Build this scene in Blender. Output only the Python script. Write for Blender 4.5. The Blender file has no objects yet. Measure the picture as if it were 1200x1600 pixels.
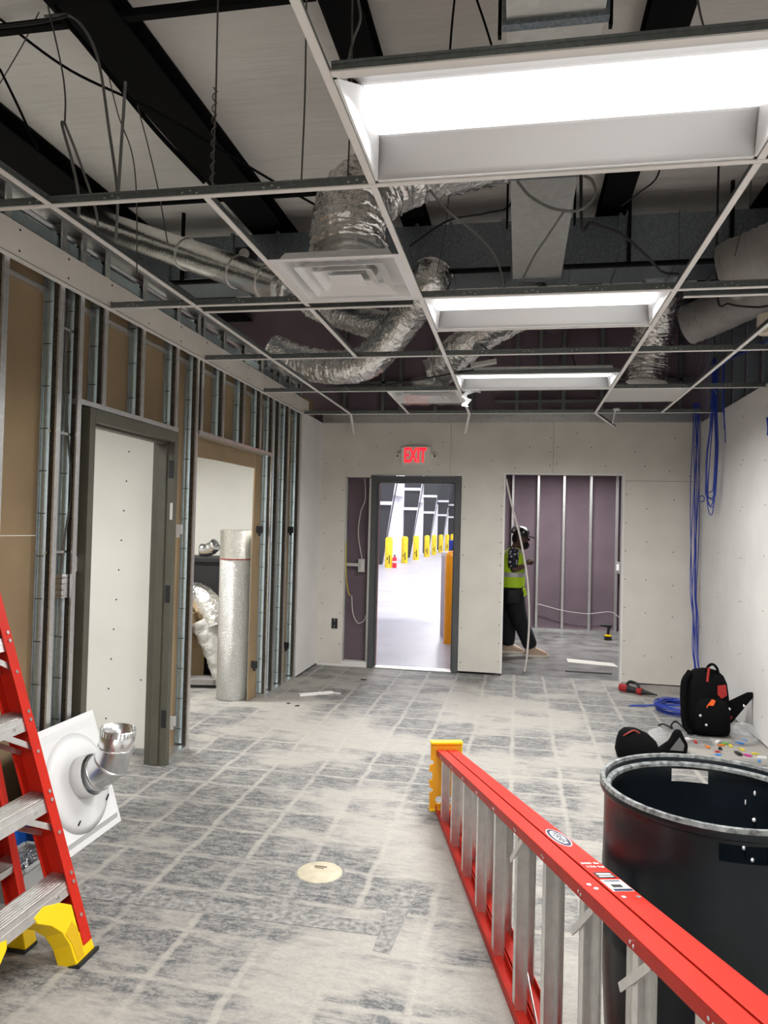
import bpy, bmesh, math, random
from mathutils import Vector, Matrix, noise as mnoise
from mathutils.geometry import tessellate_polygon
random.seed(7)
PI = math.pi
scene = bpy.context.scene
COL = scene.collection

# ------------------------------------------------------------------ camera
EYE = 1.583
def make_camera():
    yaw, pitch, roll = -0.1843, 0.0215, 0.0248
    f = Vector((math.sin(yaw)*math.cos(pitch), math.cos(yaw)*math.cos(pitch), math.sin(pitch)))
    r = Vector((math.cos(yaw), -math.sin(yaw), 0)); u = r.cross(f)
    c, s = math.cos(roll), math.sin(roll)
    r2 = r*c+u*s; u2 = u*c-r*s
    cam = bpy.data.cameras.new('camera'); o = bpy.data.objects.new('camera', cam); COL.objects.link(o)
    m = Matrix((r2, u2, -f)).transposed().to_4x4(); m.translation = (0, 0, EYE)
    o.matrix_world = m
    cam.sensor_fit = 'HORIZONTAL'; cam.sensor_width = 36; cam.lens = 1132.3/1200*36
    cam.clip_start = 0.02; cam.clip_end = 300
    scene.camera = o
make_camera()

# ------------------------------------------------------------------ world and exposure
w = bpy.data.worlds.new('world'); scene.world = w; w.use_nodes = True
w.node_tree.nodes['Background'].inputs[0].default_value = (0.75, 0.82, 0.95, 1)
w.node_tree.nodes['Background'].inputs[1].default_value = 0.6
vs = scene.view_settings
vs.view_transform = 'Standard'; vs.look = 'None'; vs.gamma = 1; vs.use_curve_mapping = False
vs.exposure = 0.0
LENS = 2.2          # radiance of the fluorescent lenses
TROFFER = 56.0      # watts of light leaving each troffer
HIGHBAY = 270.0      # radiance of the added warehouse high-bay lamps

# ------------------------------------------------------------------ materials
MATS = {}
def mat(name, col, rough=.6, metal=0., nz=None, bump=None, emit=None, spec=None, alpha=None, coord='Object', trans=0.):
    """nz=(scale, amount) value variation; bump=(scale, strength[, stretch xyz])."""
    if name in MATS: return MATS[name]
    m = bpy.data.materials.new(name); m.use_nodes = True
    nt = m.node_tree; N = nt.nodes; L = nt.links; b = N['Principled BSDF']
    b.inputs['Base Color'].default_value = (*col, 1); b.inputs['Roughness'].default_value = rough
    b.inputs['Metallic'].default_value = metal
    if spec is not None: b.inputs['Specular IOR Level'].default_value = spec
    if alpha is not None: b.inputs['Alpha'].default_value = alpha
    if trans: b.inputs['Transmission Weight'].default_value = trans
    tc = N.new('ShaderNodeTexCoord')
    if nz:
        n = N.new('ShaderNodeTexNoise'); n.inputs['Scale'].default_value = nz[0]; n.inputs['Detail'].default_value = 6
        L.new(tc.outputs[coord], n.inputs['Vector'])
        r = N.new('ShaderNodeMapRange'); r.inputs[1].default_value = .3; r.inputs[2].default_value = .7
        r.inputs[3].default_value = 1-nz[1]; r.inputs[4].default_value = 1+nz[1]
        L.new(n.outputs['Fac'], r.inputs[0])
        mx = N.new('ShaderNodeVectorMath'); mx.operation = 'SCALE'; mx.inputs[0].default_value = col
        L.new(r.outputs[0], mx.inputs['Scale']); L.new(mx.outputs[0], b.inputs['Base Color'])
    if bump:
        n = N.new('ShaderNodeTexNoise'); n.inputs['Scale'].default_value = bump[0]; n.inputs['Detail'].default_value = 5
        mp = N.new('ShaderNodeMapping'); L.new(tc.outputs[coord], mp.inputs[0])
        if len(bump) > 2: mp.inputs['Scale'].default_value = bump[2]
        L.new(mp.outputs[0], n.inputs['Vector'])
        bp = N.new('ShaderNodeBump'); bp.inputs['Strength'].default_value = bump[1]; bp.inputs['Distance'].default_value = .02
        L.new(n.outputs['Fac'], bp.inputs['Height']); L.new(bp.outputs[0], b.inputs['Normal'])
    if emit:
        b.inputs['Emission Color'].default_value = (*emit[0], 1); b.inputs['Emission Strength'].default_value = emit[1]
    MATS[name] = m
    return m

def galv(name, col, rough=.38, scale=60, amt=.25):
    if name in MATS: return MATS[name]
    m = mat(name, col, rough, .9); nt = m.node_tree; N = nt.nodes; L = nt.links; b = N['Principled BSDF']
    tc = N.new('ShaderNodeTexCoord'); v = N.new('ShaderNodeTexVoronoi'); v.inputs['Scale'].default_value = scale
    L.new(tc.outputs['Object'], v.inputs['Vector'])
    bw = N.new('ShaderNodeRGBToBW'); L.new(v.outputs['Color'], bw.inputs[0])
    r = N.new('ShaderNodeMapRange'); r.inputs[3].default_value = 1-amt; r.inputs[4].default_value = 1+amt
    L.new(bw.outputs[0], r.inputs[0])
    mx = N.new('ShaderNodeVectorMath'); mx.operation = 'SCALE'; mx.inputs[0].default_value = col
    L.new(r.outputs[0], mx.inputs['Scale']); L.new(mx.outputs[0], b.inputs['Base Color'])
    return m

def concrete_tiles(name):
    """bare slab with the ghost of 12-inch floor tiles: pale adhesive joints, dark worn cells, sanding streaks."""
    m = bpy.data.materials.new(name); m.use_nodes = True; nt = m.node_tree; N = nt.nodes; L = nt.links; b = N['Principled BSDF']
    tc = N.new('ShaderNodeTexCoord'); src = tc.outputs['Object']
    def noise(scale, detail=6, vec=None, rough=.6):
        n = N.new('ShaderNodeTexNoise'); n.inputs['Scale'].default_value = scale; n.inputs['Detail'].default_value = detail
        n.inputs['Roughness'].default_value = rough
        L.new(vec or src, n.inputs['Vector']); return n.outputs['Fac']
    def mth(op, a, bb=None, clamp=False):
        n = N.new('ShaderNodeMath'); n.operation = op; n.use_clamp = clamp
        for i, x in enumerate((a, bb)):
            if x is None: continue
            if isinstance(x, (int, float)): n.inputs[i].default_value = x
            else: L.new(x, n.inputs[i])
        return n.outputs[0]
    def rng(x, a, c, lo=0., hi=1.):
        r = N.new('ShaderNodeMapRange'); r.interpolation_type = 'SMOOTHSTEP'
        L.new(x, r.inputs[0])
        for i, q in zip((1, 2, 3, 4), (a, c, lo, hi)): r.inputs[i].default_value = q
        return r.outputs[0]
    sep = N.new('ShaderNodeSeparateXYZ'); L.new(src, sep.inputs[0])
    T = .305
    wob = mth('MULTIPLY', mth('SUBTRACT', noise(5., 4), .5), .06)
    def joint(ax, off):
        x = mth('ADD', sep.outputs[ax], wob)
        fr = mth('FRACT', mth('ADD', mth('DIVIDE', x, T), off))
        return mth('ABSOLUTE', mth('SUBTRACT', fr, .5)), mth('FLOOR', mth('ADD', mth('DIVIDE', x, T), off))
    jx, cx = joint(0, 10.05); jy, cy = joint(1, 10.25)
    j = mth('MAXIMUM', jx, jy)
    jm = mth('MULTIPLY', rng(j, .425, .48), rng(noise(1.7, 4), .34, .58, .15, 1.))                                    # 1 on the joint
    cv = N.new('ShaderNodeCombineXYZ'); L.new(cx, cv.inputs[0]); L.new(cy, cv.inputs[1])
    wn = N.new('ShaderNodeTexWhiteNoise'); L.new(cv.outputs[0], wn.inputs['Vector'])
    mp = N.new('ShaderNodeMapping'); L.new(src, mp.inputs[0]); mp.inputs['Scale'].default_value = (.7, 2.0, 1); mp.inputs['Rotation'].default_value = (0, 0, .25)
    streak = noise(17., 10, mp.outputs[0], .9)
    big = noise(.85, 3); fine = noise(70., 4, None, .7); mid = noise(3.4, 7, mp.outputs[0], .7)
    # how dark: broad patches + torn streaks + a little per-tile chance, washed out by pale adhesive on the joints
    broad = rng(big, .38, .60)
    cell = rng(mth('ADD', mth('ADD', mth('MULTIPLY', wn.outputs['Value'], .30), mth('MULTIPLY', broad, .60)), mth('MULTIPLY', mth('SUBTRACT', mid, .5), 1.6)), .15, .75)
    cell = mth('MULTIPLY', cell, mth('SUBTRACT', 1., mth('MULTIPLY', jm, .75)))
    torn = rng(mth('ADD', streak, mth('MULTIPLY', mth('SUBTRACT', fine, .5), .35)), .43, .57)
    dark = mth('ADD', mth('MULTIPLY', cell, .28), mth('MULTIPLY', torn, mth('ADD', mth('MULTIPLY', cell, .52), .22)))
    dark = mth('SUBTRACT', dark, mth('MULTIPLY', jm, .10), True)
    ramp = N.new('ShaderNodeValToRGB'); L.new(dark, ramp.inputs[0])
    e = ramp.color_ramp.elements
    e[0].position = 0; e[0].color = (.39, .37, .335, 1); e[1].position = 1; e[1].color = (.075, .08, .088, 1)
    k = e.new(.4); k.color = (.265, .258, .244, 1); k = e.new(.72); k.color = (.155, .157, .158, 1)
    g = rng(fine, .3, .7, .86, 1.12)
    mx = N.new('ShaderNodeVectorMath'); mx.operation = 'SCALE'; L.new(ramp.outputs[0], mx.inputs[0]); L.new(g, mx.inputs['Scale'])
    L.new(mx.outputs[0], b.inputs['Base Color'])
    b.inputs['Roughness'].default_value = .62
    bp = N.new('ShaderNodeBump'); bp.inputs['Strength'].default_value = .25; bp.inputs['Distance'].default_value = .004
    L.new(mth('ADD', mth('MULTIPLY', dark, -.6), fine), bp.inputs['Height']); L.new(bp.outputs[0], b.inputs['Normal'])
    MATS[name] = m; return m

DRY = mat('drywall_paper', (.68, .65, .60), .9, nz=(3., .06))
DRYW = mat('white_drywall', (.78, .77, .755), .85, nz=(2.5, .05))
DRYB = mat('skim_white_drywall', (.74, .73, .68), .88, nz=(2., .04))
BROWN = mat('brown_gypsum_back_paper', (.25, .178, .100), .88, nz=(2.2, .14), bump=(40, .06))
SCREW = mat('dark_screw_head', (.03, .03, .03), .5, .6)
GALV = galv('galvanised_steel', (.70, .71, .71), .34, 60, .10)
GALVB = galv('blue_galvanised_steel', (.56, .68, .73), .36, 60, .08)
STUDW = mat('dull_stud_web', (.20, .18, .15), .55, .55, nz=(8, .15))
TEEW = mat('white_tee_enamel', (.84, .83, .81), .45)
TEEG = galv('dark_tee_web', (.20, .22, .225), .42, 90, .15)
WHITE = mat('white_enamel', (.80, .81, .82), .38)
REFL = mat('white_reflector_enamel', (.70, .71, .73), .42)
LENSM = mat('lit_lens', (.9, .9, .9), .5, emit=((1, .99, .97), LENS))
BLACKST = mat('black_painted_steel', (.004, .004, .0045), .8, spec=.15)
ROOF = mat('white_vinyl_insulation', (.80, .78, .75), .55, nz=(2, .06), bump=(3., 1., (.6, 3.5, 1.)))
FOIL = mat('crinkled_foil', (.86, .85, .84), .11, 1., nz=(30, .12), bump=(20, 1.))
FOILS = mat('smooth_foil_wrap', (.82, .82, .80), .24, 1., nz=(14, .1), bump=(60, .12))
GREYJ = mat('grey_duct_jacket', (.30, .29, .28), .5, .15, nz=(5, .12), bump=(16, .35))
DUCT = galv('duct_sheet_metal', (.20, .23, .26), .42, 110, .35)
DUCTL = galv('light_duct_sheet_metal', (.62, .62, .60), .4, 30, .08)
PURPLE = mat('purple_gypsum_board', (.135, .098, .120), .85, nz=(2.5, .12))
CONC = concrete_tiles('tile_ghost_concrete')
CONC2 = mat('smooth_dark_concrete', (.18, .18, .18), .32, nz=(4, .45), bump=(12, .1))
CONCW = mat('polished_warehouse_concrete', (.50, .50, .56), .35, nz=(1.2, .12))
PATCH = mat('patched_concrete', (.235, .232, .225), .75, nz=(40, .5), bump=(30, .2))
OLIVE = mat('olive_frame_paint', (.085, .082, .062), .5, nz=(6, .1))
GREYF = mat('charcoal_frame_paint', (.075, .08, .085), .45, nz=(6, .1))
BLACK = mat('matt_black', (.010, .010, .012), .6)
RED = mat('red_fibreglass', (.50, .018, .008), .45, nz=(9, .08), spec=.22)
ALU = mat('ladder_aluminium', (.74, .74, .73), .36, .95, nz=(30, .08), bump=(60, .1, (1, 1, .05)))
YEL = mat('yellow_plastic', (.86, .58, .0), .4)
ORG = mat('amber_plastic', (.80, .36, .015), .42)
RUB = mat('black_rubber', (.015, .015, .015), .8)
DRUM = mat('black_drum_plastic', (.006, .010, .014), .34, nz=(5, .5), bump=(9, .12), spec=.35)
DUST = mat('dusty_drum_edge', (.16, .17, .17), .75, nz=(55, .75))
BLUE = mat('blue_cable_jacket', (.02, .055, .42), .45)
CLOTH = mat('black_nylon', (.003, .003, .0035), .85, bump=(120, .3), spec=.1)
CLOTHR = mat('red_nylon', (.35, .012, .012), .7)
STEEL = mat('polished_zinc', (.75, .76, .77), .25, 1.)
WIRE = mat('grey_hanger_wire', (.12, .115, .11), .5, .6)
MC = mat('armoured_cable', (.22, .22, .215), .4, .8, bump=(150, .6, (.1, .1, 3)))

# ------------------------------------------------------------------ mesh helpers
ORG_OF = {}
STUFF = {'web_slots', 'screw_heads', 'rivets', 'knurl_ticks', 'chevron_embossing', 'compound_splashes', 'scuff', 'stamped_bars', 'crimp'}   # bits of a few pixels, too small to pick apart
class MB:
    def __init__(s): s.v = []; s.f = []; s.m = None
    def add(s, vs, fs):
        n = len(s.v); s.v += [Vector(p) for p in vs]; s.f += [tuple(i+n for i in q) for q in fs]; return s
    def box(s, a, b):
        (x0, y0, z0), (x1, y1, z1) = a, b
        return s.add([(x0,y0,z0),(x1,y0,z0),(x1,y1,z0),(x0,y1,z0),(x0,y0,z1),(x1,y0,z1),(x1,y1,z1),(x0,y1,z1)],
                     [(0,3,2,1),(4,5,6,7),(0,1,5,4),(1,2,6,5),(2,3,7,6),(3,0,4,7)])
    def obox(s, o, a, b, c):
        o, a, b, c = map(Vector, (o, a, b, c))
        if a.cross(b).dot(c) < 0: o = o+a; a = -a
        return s.add([o,o+a,o+a+b,o+b,o+c,o+a+c,o+a+b+c,o+b+c],
                     [(0,3,2,1),(4,5,6,7),(0,1,5,4),(1,2,6,5),(2,3,7,6),(3,0,4,7)])
    def bar(s, p, q, w, h, up=(0,0,1)):
        p, q, up = Vector(p), Vector(q), Vector(up)
        d = q-p; x = d.cross(up)
        if x.length < 1e-6: x = d.cross(Vector((1,0,0)))
        x.normalize(); y = x.cross(d).normalized()
        return s.obox(p-x*w/2-y*h/2, d, x*w, y*h)
    def prism(s, poly, o, u, v, w, holes=()):
        """polygon (u,v) at o, extruded along w (full vector)."""
        o, u, v, w = map(Vector, (o, u, v, w))
        loops = [list(poly)]+[list(h) for h in holes]
        flat = [p for l in loops for p in l]
        tri = tessellate_polygon([[Vector((a, b, 0)) for a, b in l] for l in loops])
        n = len(flat); pts = [o+u*a+v*b for a, b in flat]
        nrm = u.cross(v).dot(w) > 0
        vs = pts+[p+w for p in pts]; fs = []
        for t in tri:
            a, b, c = (flat[i] for i in t)
            ccw = (b[0]-a[0])*(c[1]-a[1])-(b[1]-a[1])*(c[0]-a[0]) > 0
            t = t if ccw else t[::-1]
            lo, hi = (t[::-1], t) if nrm else (t, t[::-1])
            fs.append(tuple(lo)); fs.append(tuple(i+n for i in hi))
        k = 0
        for li, l in enumerate(loops):
            ar = sum(l[i][0]*l[(i+1)%len(l)][1]-l[(i+1)%len(l)][0]*l[i][1] for i in range(len(l)))
            fw = (ar > 0) == (li == 0)
            if not nrm: fw = not fw
            for i in range(len(l)):
                a, b = k+i, k+(i+1) % len(l)
                fs.append((a, b, b+n, a+n) if fw else (b, a, a+n, b+n))
            k += len(l)
        return s.add(vs, fs)
    def tube(s, path, r, seg=8, rf=None, caps=True, flat=None):
        P = [Vector(p) for p in path]; n = len(P); vs = []; fs = []
        t0 = (P[1]-P[0]).normalized(); ref = Vector((0,0,1)) if abs(t0.z) < .9 else Vector((1,0,0))
        x = t0.cross(ref).normalized()
        for i in range(n):
            t = (P[min(i+1, n-1)]-P[max(i-1, 0)])
            if t.length < 1e-9: t = t0.copy()
            t.normalize(); x = (x-t*x.dot(t)); x.normalize(); y = t.cross(x)
            for k in range(seg):
                a = 2*PI*k/seg
                rr = r(i/(n-1)) if callable(r) else r
                if rf: rr *= rf(i, k)
                rx, ry = (rr, rr) if not flat else (rr*flat[0], rr*flat[1])
                vs.append(P[i]+x*math.cos(a)*rx+y*math.sin(a)*ry)
        for i in range(n-1):
            for k in range(seg):
                a = i*seg+k; b = i*seg+(k+1) % seg
                fs.append((a, b, b+seg, a+seg))
        if caps:
            fs.append(tuple(range(seg))[::-1]); fs.append(tuple((n-1)*seg+k for k in range(seg)))
        return s.add(vs, fs)
    def lathe(s, prof, c, axis=(0,0,1), seg=32, skip=None, a0=0., a1=2*PI):
        """prof [(r,h)] around axis through c."""
        c, w = Vector(c), Vector(axis).normalized()
        u = w.cross(Vector((0,1,0)) if abs(w.y) < .9 else Vector((1,0,0))).normalized(); v = w.cross(u)
        full = abs(a1-a0-2*PI) < 1e-6; ns = seg if full else seg+1
        vs = [c+(u*math.cos(a0+(a1-a0)*k/seg)+v*math.sin(a0+(a1-a0)*k/seg))*r+w*h for r, h in prof for k in range(ns)]
        fs = []
        for i in range(len(prof)-1):
            for k in range(seg):
                if skip and skip(i, k): continue
                k2 = (k+1) % ns
                fs.append((i*ns+k, i*ns+k2, (i+1)*ns+k2, (i+1)*ns+k))
        return s.add(vs, fs)
    def disc(s, c, r, axis, seg=8, h=.002):
        return s.lathe([(0.0001, 0), (r, 0), (r, h), (0.0001, h)], c, axis, seg)
    def ball(s, c, rx, ry=None, rz=None, seg=16, rings=10):
        ry = rx if ry is None else ry; rz = rx if rz is None else rz
        c = Vector(c); vs = []; fs = []
        for i in range(rings+1):
            th = PI*i/rings
            for k in range(seg):
                a = 2*PI*k/seg
                vs.append(c+Vector((rx*math.sin(th)*math.cos(a), ry*math.sin(th)*math.sin(a), -rz*math.cos(th))))
        for i in range(rings):
            for k in range(seg):
                fs.append((i*seg+k, i*seg+(k+1) % seg, (i+1)*seg+(k+1) % seg, (i+1)*seg+k))
        return s.add(vs, fs)
    def build(s, name, m, parent=None, origin=None, smooth=False, bevel=0, sub=0, solid=0):
        org = Vector(ORG_OF[parent.name]) if parent is not None else Vector(origin or (0, 0, 0))
        if parent is not None and origin is not None: loc = Vector(origin)-org
        else: loc = Vector((0, 0, 0))
        base = org+loc
        me = bpy.data.meshes.new(name); me.from_pydata([p-base for p in s.v], [], s.f); me.materials.append(m)
        bm = bmesh.new(); bm.from_mesh(me); bmesh.ops.remove_doubles(bm, verts=bm.verts, dist=1e-5)
        bmesh.ops.recalc_face_normals(bm, faces=bm.faces); bm.to_mesh(me); bm.free()
        if smooth:
            for p in me.polygons: p.use_smooth = True
            me.set_sharp_from_angle(angle=math.radians(smooth if smooth is not True else 40))
        o = bpy.data.objects.new(name, me); COL.objects.link(o)
        if parent is not None: o.parent = parent; o.location = loc
        else: o.location = org
        ORG_OF[o.name] = base
        if name in STUFF: o['kind'] = 'stuff'
        if solid: q = o.modifiers.new('solid', 'SOLIDIFY'); q.thickness = solid; q.offset = 0
        if bevel: q = o.modifiers.new('bevel', 'BEVEL'); q.width = bevel; q.segments = 2; q.limit_method = 'ANGLE'
        if sub: q = o.modifiers.new('sub', 'SUBSURF'); q.levels = sub; q.render_levels = sub
        return o
def tag(o, label=None, cat=None, group=None, kind=None):
    if label: o['label'] = label
    if cat: o['category'] = cat
    if group: o['group'] = group
    if kind: o['kind'] = kind
    return o
def thing(name, label, cat, loc=(0,0,0), group=None, kind=None):
    o = bpy.data.objects.new(name, None); COL.objects.link(o); o.location = loc; o.empty_display_size = .1
    ORG_OF[o.name] = Vector(loc)
    return tag(o, label, cat, group, kind)
def copy_tree(o, loc=None, parent=None):
    c = o.copy(); COL.objects.link(c)
    ORG_OF[c.name] = Vector(ORG_OF[o.name])
    if parent is not None: c.parent = parent
    if loc is not None: c.location = loc; ORG_OF[c.name] = Vector(loc)
    for ch in list(o.children): copy_tree(ch, None, c)
    return c
def spline(pts, n=8):
    P = [Vector(p) for p in pts]; P = [P[0]*2-P[1]]+P+[P[-1]*2-P[-2]]; out = []
    for i in range(1, len(P)-2):
        a, b, c, d = P[i-1:i+3]
        for k in range(n):
            t = k/n
            out.append(.5*((2*b)+(c-a)*t+(2*a-5*b+4*c-d)*t*t+(3*b-a-3*c+d)*t**3))
    out.append(P[-2]); return out
def flex(name, pts, r, m, label, cat='duct', group=None, n=None, crinkle=.09, seg=28, parent=None):
    """corrugated flexible duct with crushed foil."""
    L = sum((Vector(pts[i+1])-Vector(pts[i])).length for i in range(len(pts)-1))
    path = spline(pts, max(4, int(L/.012/(len(pts)-1))))
    rnd = random.Random(name+str(pts[0])); ph = rnd.random()*50
    def rf(i, k):
        a = 2*PI*k/seg
        q = mnoise.noise(Vector((math.cos(a)*2.2+ph, math.sin(a)*2.2, i*.25)))*.5+mnoise.noise(Vector((math.cos(a)*5+ph, math.sin(a)*5, i*.9)))*.5
        fold = mnoise.noise(Vector((math.cos(a)*3.5+ph, math.sin(a)*3.5, i*.12)))
        return 1+crinkle*q*1.5+(.020 if (i+int(2*fold)) % 3 == 0 else -.012)
    b = MB().tube(path, r, seg, rf)
    o = b.build(name, m, parent, origin=None if parent else pts[0], smooth=70)
    return tag(o, label, cat, group) if not parent else o
def wire(name, pts, r, m, label=None, cat='wire', group=None, seg=6, n=8, parent=None):
    b = MB().tube(spline(pts, n), r, seg)
    o = b.build(name, m, parent, origin=None if parent else pts[0], smooth=True)
    return tag(o, label, cat, group) if label else o
def text_mesh(txt, size):
    c = bpy.data.curves.new('t', 'FONT'); c.body = txt; c.size = size; c.align_x = 'CENTER'; c.align_y = 'CENTER'; c.extrude = 0; c.offset = size*.022
    o = bpy.data.objects.new('t', c); COL.objects.link(o)
    dg = bpy.context.evaluated_depsgraph_get(); dg.update()
    me = bpy.data.meshes.new_from_object(o.evaluated_get(dg))
    vs = [v.co.copy() for v in me.vertices]; fs = [tuple(p.vertices) for p in me.polygons]
    bpy.data.objects.remove(o); bpy.data.curves.remove(c); bpy.data.meshes.remove(me)
    return vs, fs
def lettering(b, txt, size, o, u, v, sx=1.):
    vs, fs = text_mesh(txt, size); o, u, v = Vector(o), Vector(u), Vector(v)
    b.add([o+u*(p.x*sx)+v*p.y for p in vs], fs)
    return b

# ================================================================== STRUCTURE
XL, XR, D, ZC, A, U = -2.246, 1.864, 8.042, 2.743, -.511, .6096
def ROW(k): return -.051+U*k
def struct(name, b, m, parent=None, **k):
    o = b.build(name, m, parent, **k)
    if parent is None: tag(o, kind='structure')
    return o
def sroot(name, loc=(0,0,0)): return thing(name, None, None, loc, kind='structure')
def screws(b, cols, axis, skip=None):
    for p in cols: b.disc(p, .006, axis, 6, .0015)

# floors
fl = struct('floor', MB().box((-5.6, -3.2, -.12), (XR+.1, D+.10, 0)), CONC)
MB().box((-1.84, 2.80, -.01), (-.50, 2.895, .0015)).build('concrete_patch', PATCH, fl)
MB().prism([(-.505, 2.70), (-.44, 2.69), (-.40, 3.19), (-.50, 3.20)], (0, 0, -.01), (1,0,0), (0,1,0), (0,0,.0115)).build('concrete_patch', PATCH, fl)
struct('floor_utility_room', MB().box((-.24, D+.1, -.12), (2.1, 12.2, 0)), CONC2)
struct('floor_warehouse', MB().box((-6.4, D+.1, -.12), (-.24, 80, -.001)).box((-.24, 12.2, -.12), (8, 80, -.001)), CONCW)

# roof deck with sagging insulation, black rafters
struct('ceiling', MB().box((-5.7, -3.3, 4.13), (3.2, 12.2, 4.5)), ROOF)
raf = None
def rafter(x0, x1, zb=4.0, zt=4.125):
    b = MB(); xc = (x0+x1)/2
    b.box((x0, -3.2, zb), (x1, D+.1, zb+.012)).box((xc-.006, -3.2, zb+.012), (xc+.006, D+.1, zt-.012)).box((x0, -3.2, zt-.012), (x1, D+.1, zt))
    return b.build('trim_rafter', BLACKST, origin=(xc, 2, zb))
for i, (x0, x1) in enumerate(((-2.23, -1.93), (-.96, -.77), (-3.52, -3.17), (.55, .75), (1.7, 1.9))):
    tag(rafter(x0, x1), kind='structure')
for i, (y, z) in enumerate(((3.16, 4.03), (5.2, 4.09))):
    tag(MB().box((-5.5, y-.02, z-.02), (-.97, y+.02, z+.02)).build('trim_purlin', BLACKST, origin=(-2, y, z)), kind='structure')

# ---------------- left wall: steel studs with the far side's brown board
wl = sroot('wall_left', (XL, 4, 0))
SD = .092
studmesh = {}
def stud(y, z0, z1, wall=wl, x=XL, sgn=1, ticks=True):
    key = (z0, z1, sgn)
    if key in studmesh:
        return copy_tree(studmesh[key], loc=Vector((x, y, 0))-Vector(ORG_OF[wall.name]), parent=wall)
    b = MB()
    b.box((x-.0012, y-.035, z0), (x, y, z1)).box((x-SD, y-.035, z0), (x-SD+.0012, y, z1))
    b.box((x-.010, y-.035, z0), (x-.0012, y-.0338, z1))
    o = b.build('stud', GALV, wall, origin=(x, y, 0))
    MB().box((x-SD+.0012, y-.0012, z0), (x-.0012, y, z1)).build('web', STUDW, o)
    # half-round inner return of the deep flange, with its knurl ticks
    b = MB(); n = 7
    pr = [(x-SD+.002+.046*k/n, y-.022-.010*math.sin(PI*k/n)) for k in range(n+1)]
    for k in range(n):
        (xa, ya), (xb, yb) = pr[k], pr[k+1]
        b.add([(xa, ya, z0+.02), (xb, yb, z0+.02), (xb, yb, z1-.02), (xa, ya, z1-.02)], [(0, 1, 2, 3)])
    q = b.build('return_lip', GALVB, o, smooth=60)
    if ticks:
        b = MB(); z = z0+.12
        while z < z1-.1:
            b.box((x-SD+.004, y-.0325, z), (x-SD+.046, y-.031, z+.0035)); z += .21
        b.build('knurl_tick', BLACK, q) if False else b.build('knurl_ticks', BLACK, o)
        # embossed chevrons along the web
        b = MB(); z = z0+.08
        while z < z1-.1:
            b.obox((x-.042, y-.0030, z), (.016, 0, .012), (0, .002, 0), (0, 0, .003)); b.obox((x-.026, y-.0030, z+.012), (.014, 0, -.012), (0, .002, 0), (0, 0, .003)); z += .055
        b.build('chevron_embossing', BLACKST, o)
    studmesh[key] = o
    return o
for y in (.79, 1.2, 1.6, 2.01, 2.42, 2.832, 3.232, 3.40, 4.475, 4.79, 6.385, 6.563, 6.853, 7.234): stud(y, .02, 3.06)
for y in (3.623, 4.03): stud(y, 2.205, 3.06)
for y in (4.866, 5.246, 5.67, 6.063): stud(y, 2.235, 3.06)
b = MB().box((XL-SD-.002, -3, 0), (XL+.002, 3.42, .03)); b.build('bottom_track', GALV, wl)
MB().box((XL-SD-.002, 4.46, 0), (XL+.002, 4.80, .03)).build('bottom_track', GALV, wl)
MB().box((XL-SD-.002, 6.37, 0), (XL+.002, 7.26, .03)).build('bottom_track', GALV, wl)
MB().box((XL-SD-.002, 3.39, 2.185), (XL+.004, 4.48, 2.212)).build('header_track', GALV, wl)
MB().box((XL-SD-.002, 4.80, 2.215), (XL+.004, 6.40, 2.242)).build('header_track', GALV, wl)
MB().box((XL-SD-.002, -3, 2.700), (XL-SD+.03, 7.26, 2.722)).build('top_track', GALV, wl)
MB().box((XL-SD-.002, -3, 3.06), (XL+.002, 7.26, 3.085)).build('top_track', GALV, wl)
# black shadow gaps beside the frames are the open stud backs; brown boards on the far face
xb = XL-SD
def board(y0, y1, z0, z1):
    o = MB().box((xb-.016, y0+.001, z0), (xb-.002, y1-.001, z1)).build('gypsum_board', BROWN, wl)
    MB().box((xb-.018, y0+.001, z0), (xb-.0162, y1-.001, z1)).build('face_paper', DRYB, o)
for y0, y1, z0, z1 in ((-3, -.4, .01, 3.0), (-.4, .82, .01, 3.0), (.82, 2.04, .01, 3.0), (2.04, 3.26, .01, 1.50), (2.04, 3.26, 1.503, 3.0), (3.26, 3.45, .01, 3.0), (3.45, 4.46, 2.14, 3.0), (4.46, 4.80, .01, 3.0),
                       (6.18, 6.90, .01, 3.0), (6.90, 8.0, .01, 3.0)): board(y0, y1, z0, z1)
bz = MB().prism([(4.80, 2.065), (5.35, 2.08), (6.175, 2.088), (6.175, 3.0), (4.80, 3.0)], (xb-.016, 0, 0), (0,1,0), (0,0,1), (.014, 0, 0))
o = bz.build('gypsum_board', BROWN, wl)
# white strip band along the ceiling line and the finished sheet by the corner
bd = MB().box((XL+.001, -3, 2.757), (XL+.016, 1.0, 2.905)).build('drywall_band', DRY, wl)
for y0, y1 in ((1.001, 3.43), (3.431, 5.86), (5.861, 7.43)):
    MB().box((XL+.001, y0, 2.757), (XL+.016, y1, 2.905)).build('drywall_band', DRY, wl)
b = MB()
for y in (1.6, 2.0, 2.4, 2.87, 3.23, 3.62, 4.03, 4.45, 4.86, 5.25, 5.67, 6.06, 6.5, 6.9): screws(b, [(XL+.016, y, 2.785), (XL+.016, y, 2.88)], (1,0,0))
b.build('screw_heads', SCREW, bd)
MB().box((XL+.001, -3, 2.740), (XL+.03, 7.30, 2.744)).box((XL+.001, -3, 2.744), (XL+.004, 7.30, 2.757)).build('wall_angle', TEEW, wl)
MB().box((XL-.012, 7.255, .02), (XL+.004, D, 2.770)).build('drywall_sheet', DRYW, wl)
# conduit and horizontal channel above the band
wire('conduit', [(XL-.05, 2.2, 3.02), (XL-.05, 4, 3.03), (XL-.05, 7.2, 3.05)], .016, GALV, parent=wl)
MB().box((XL-.07, 2.0, 2.93), (XL-.02, 7.25, 2.985)).build('stiffener_channel', GALVB, wl)

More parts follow.
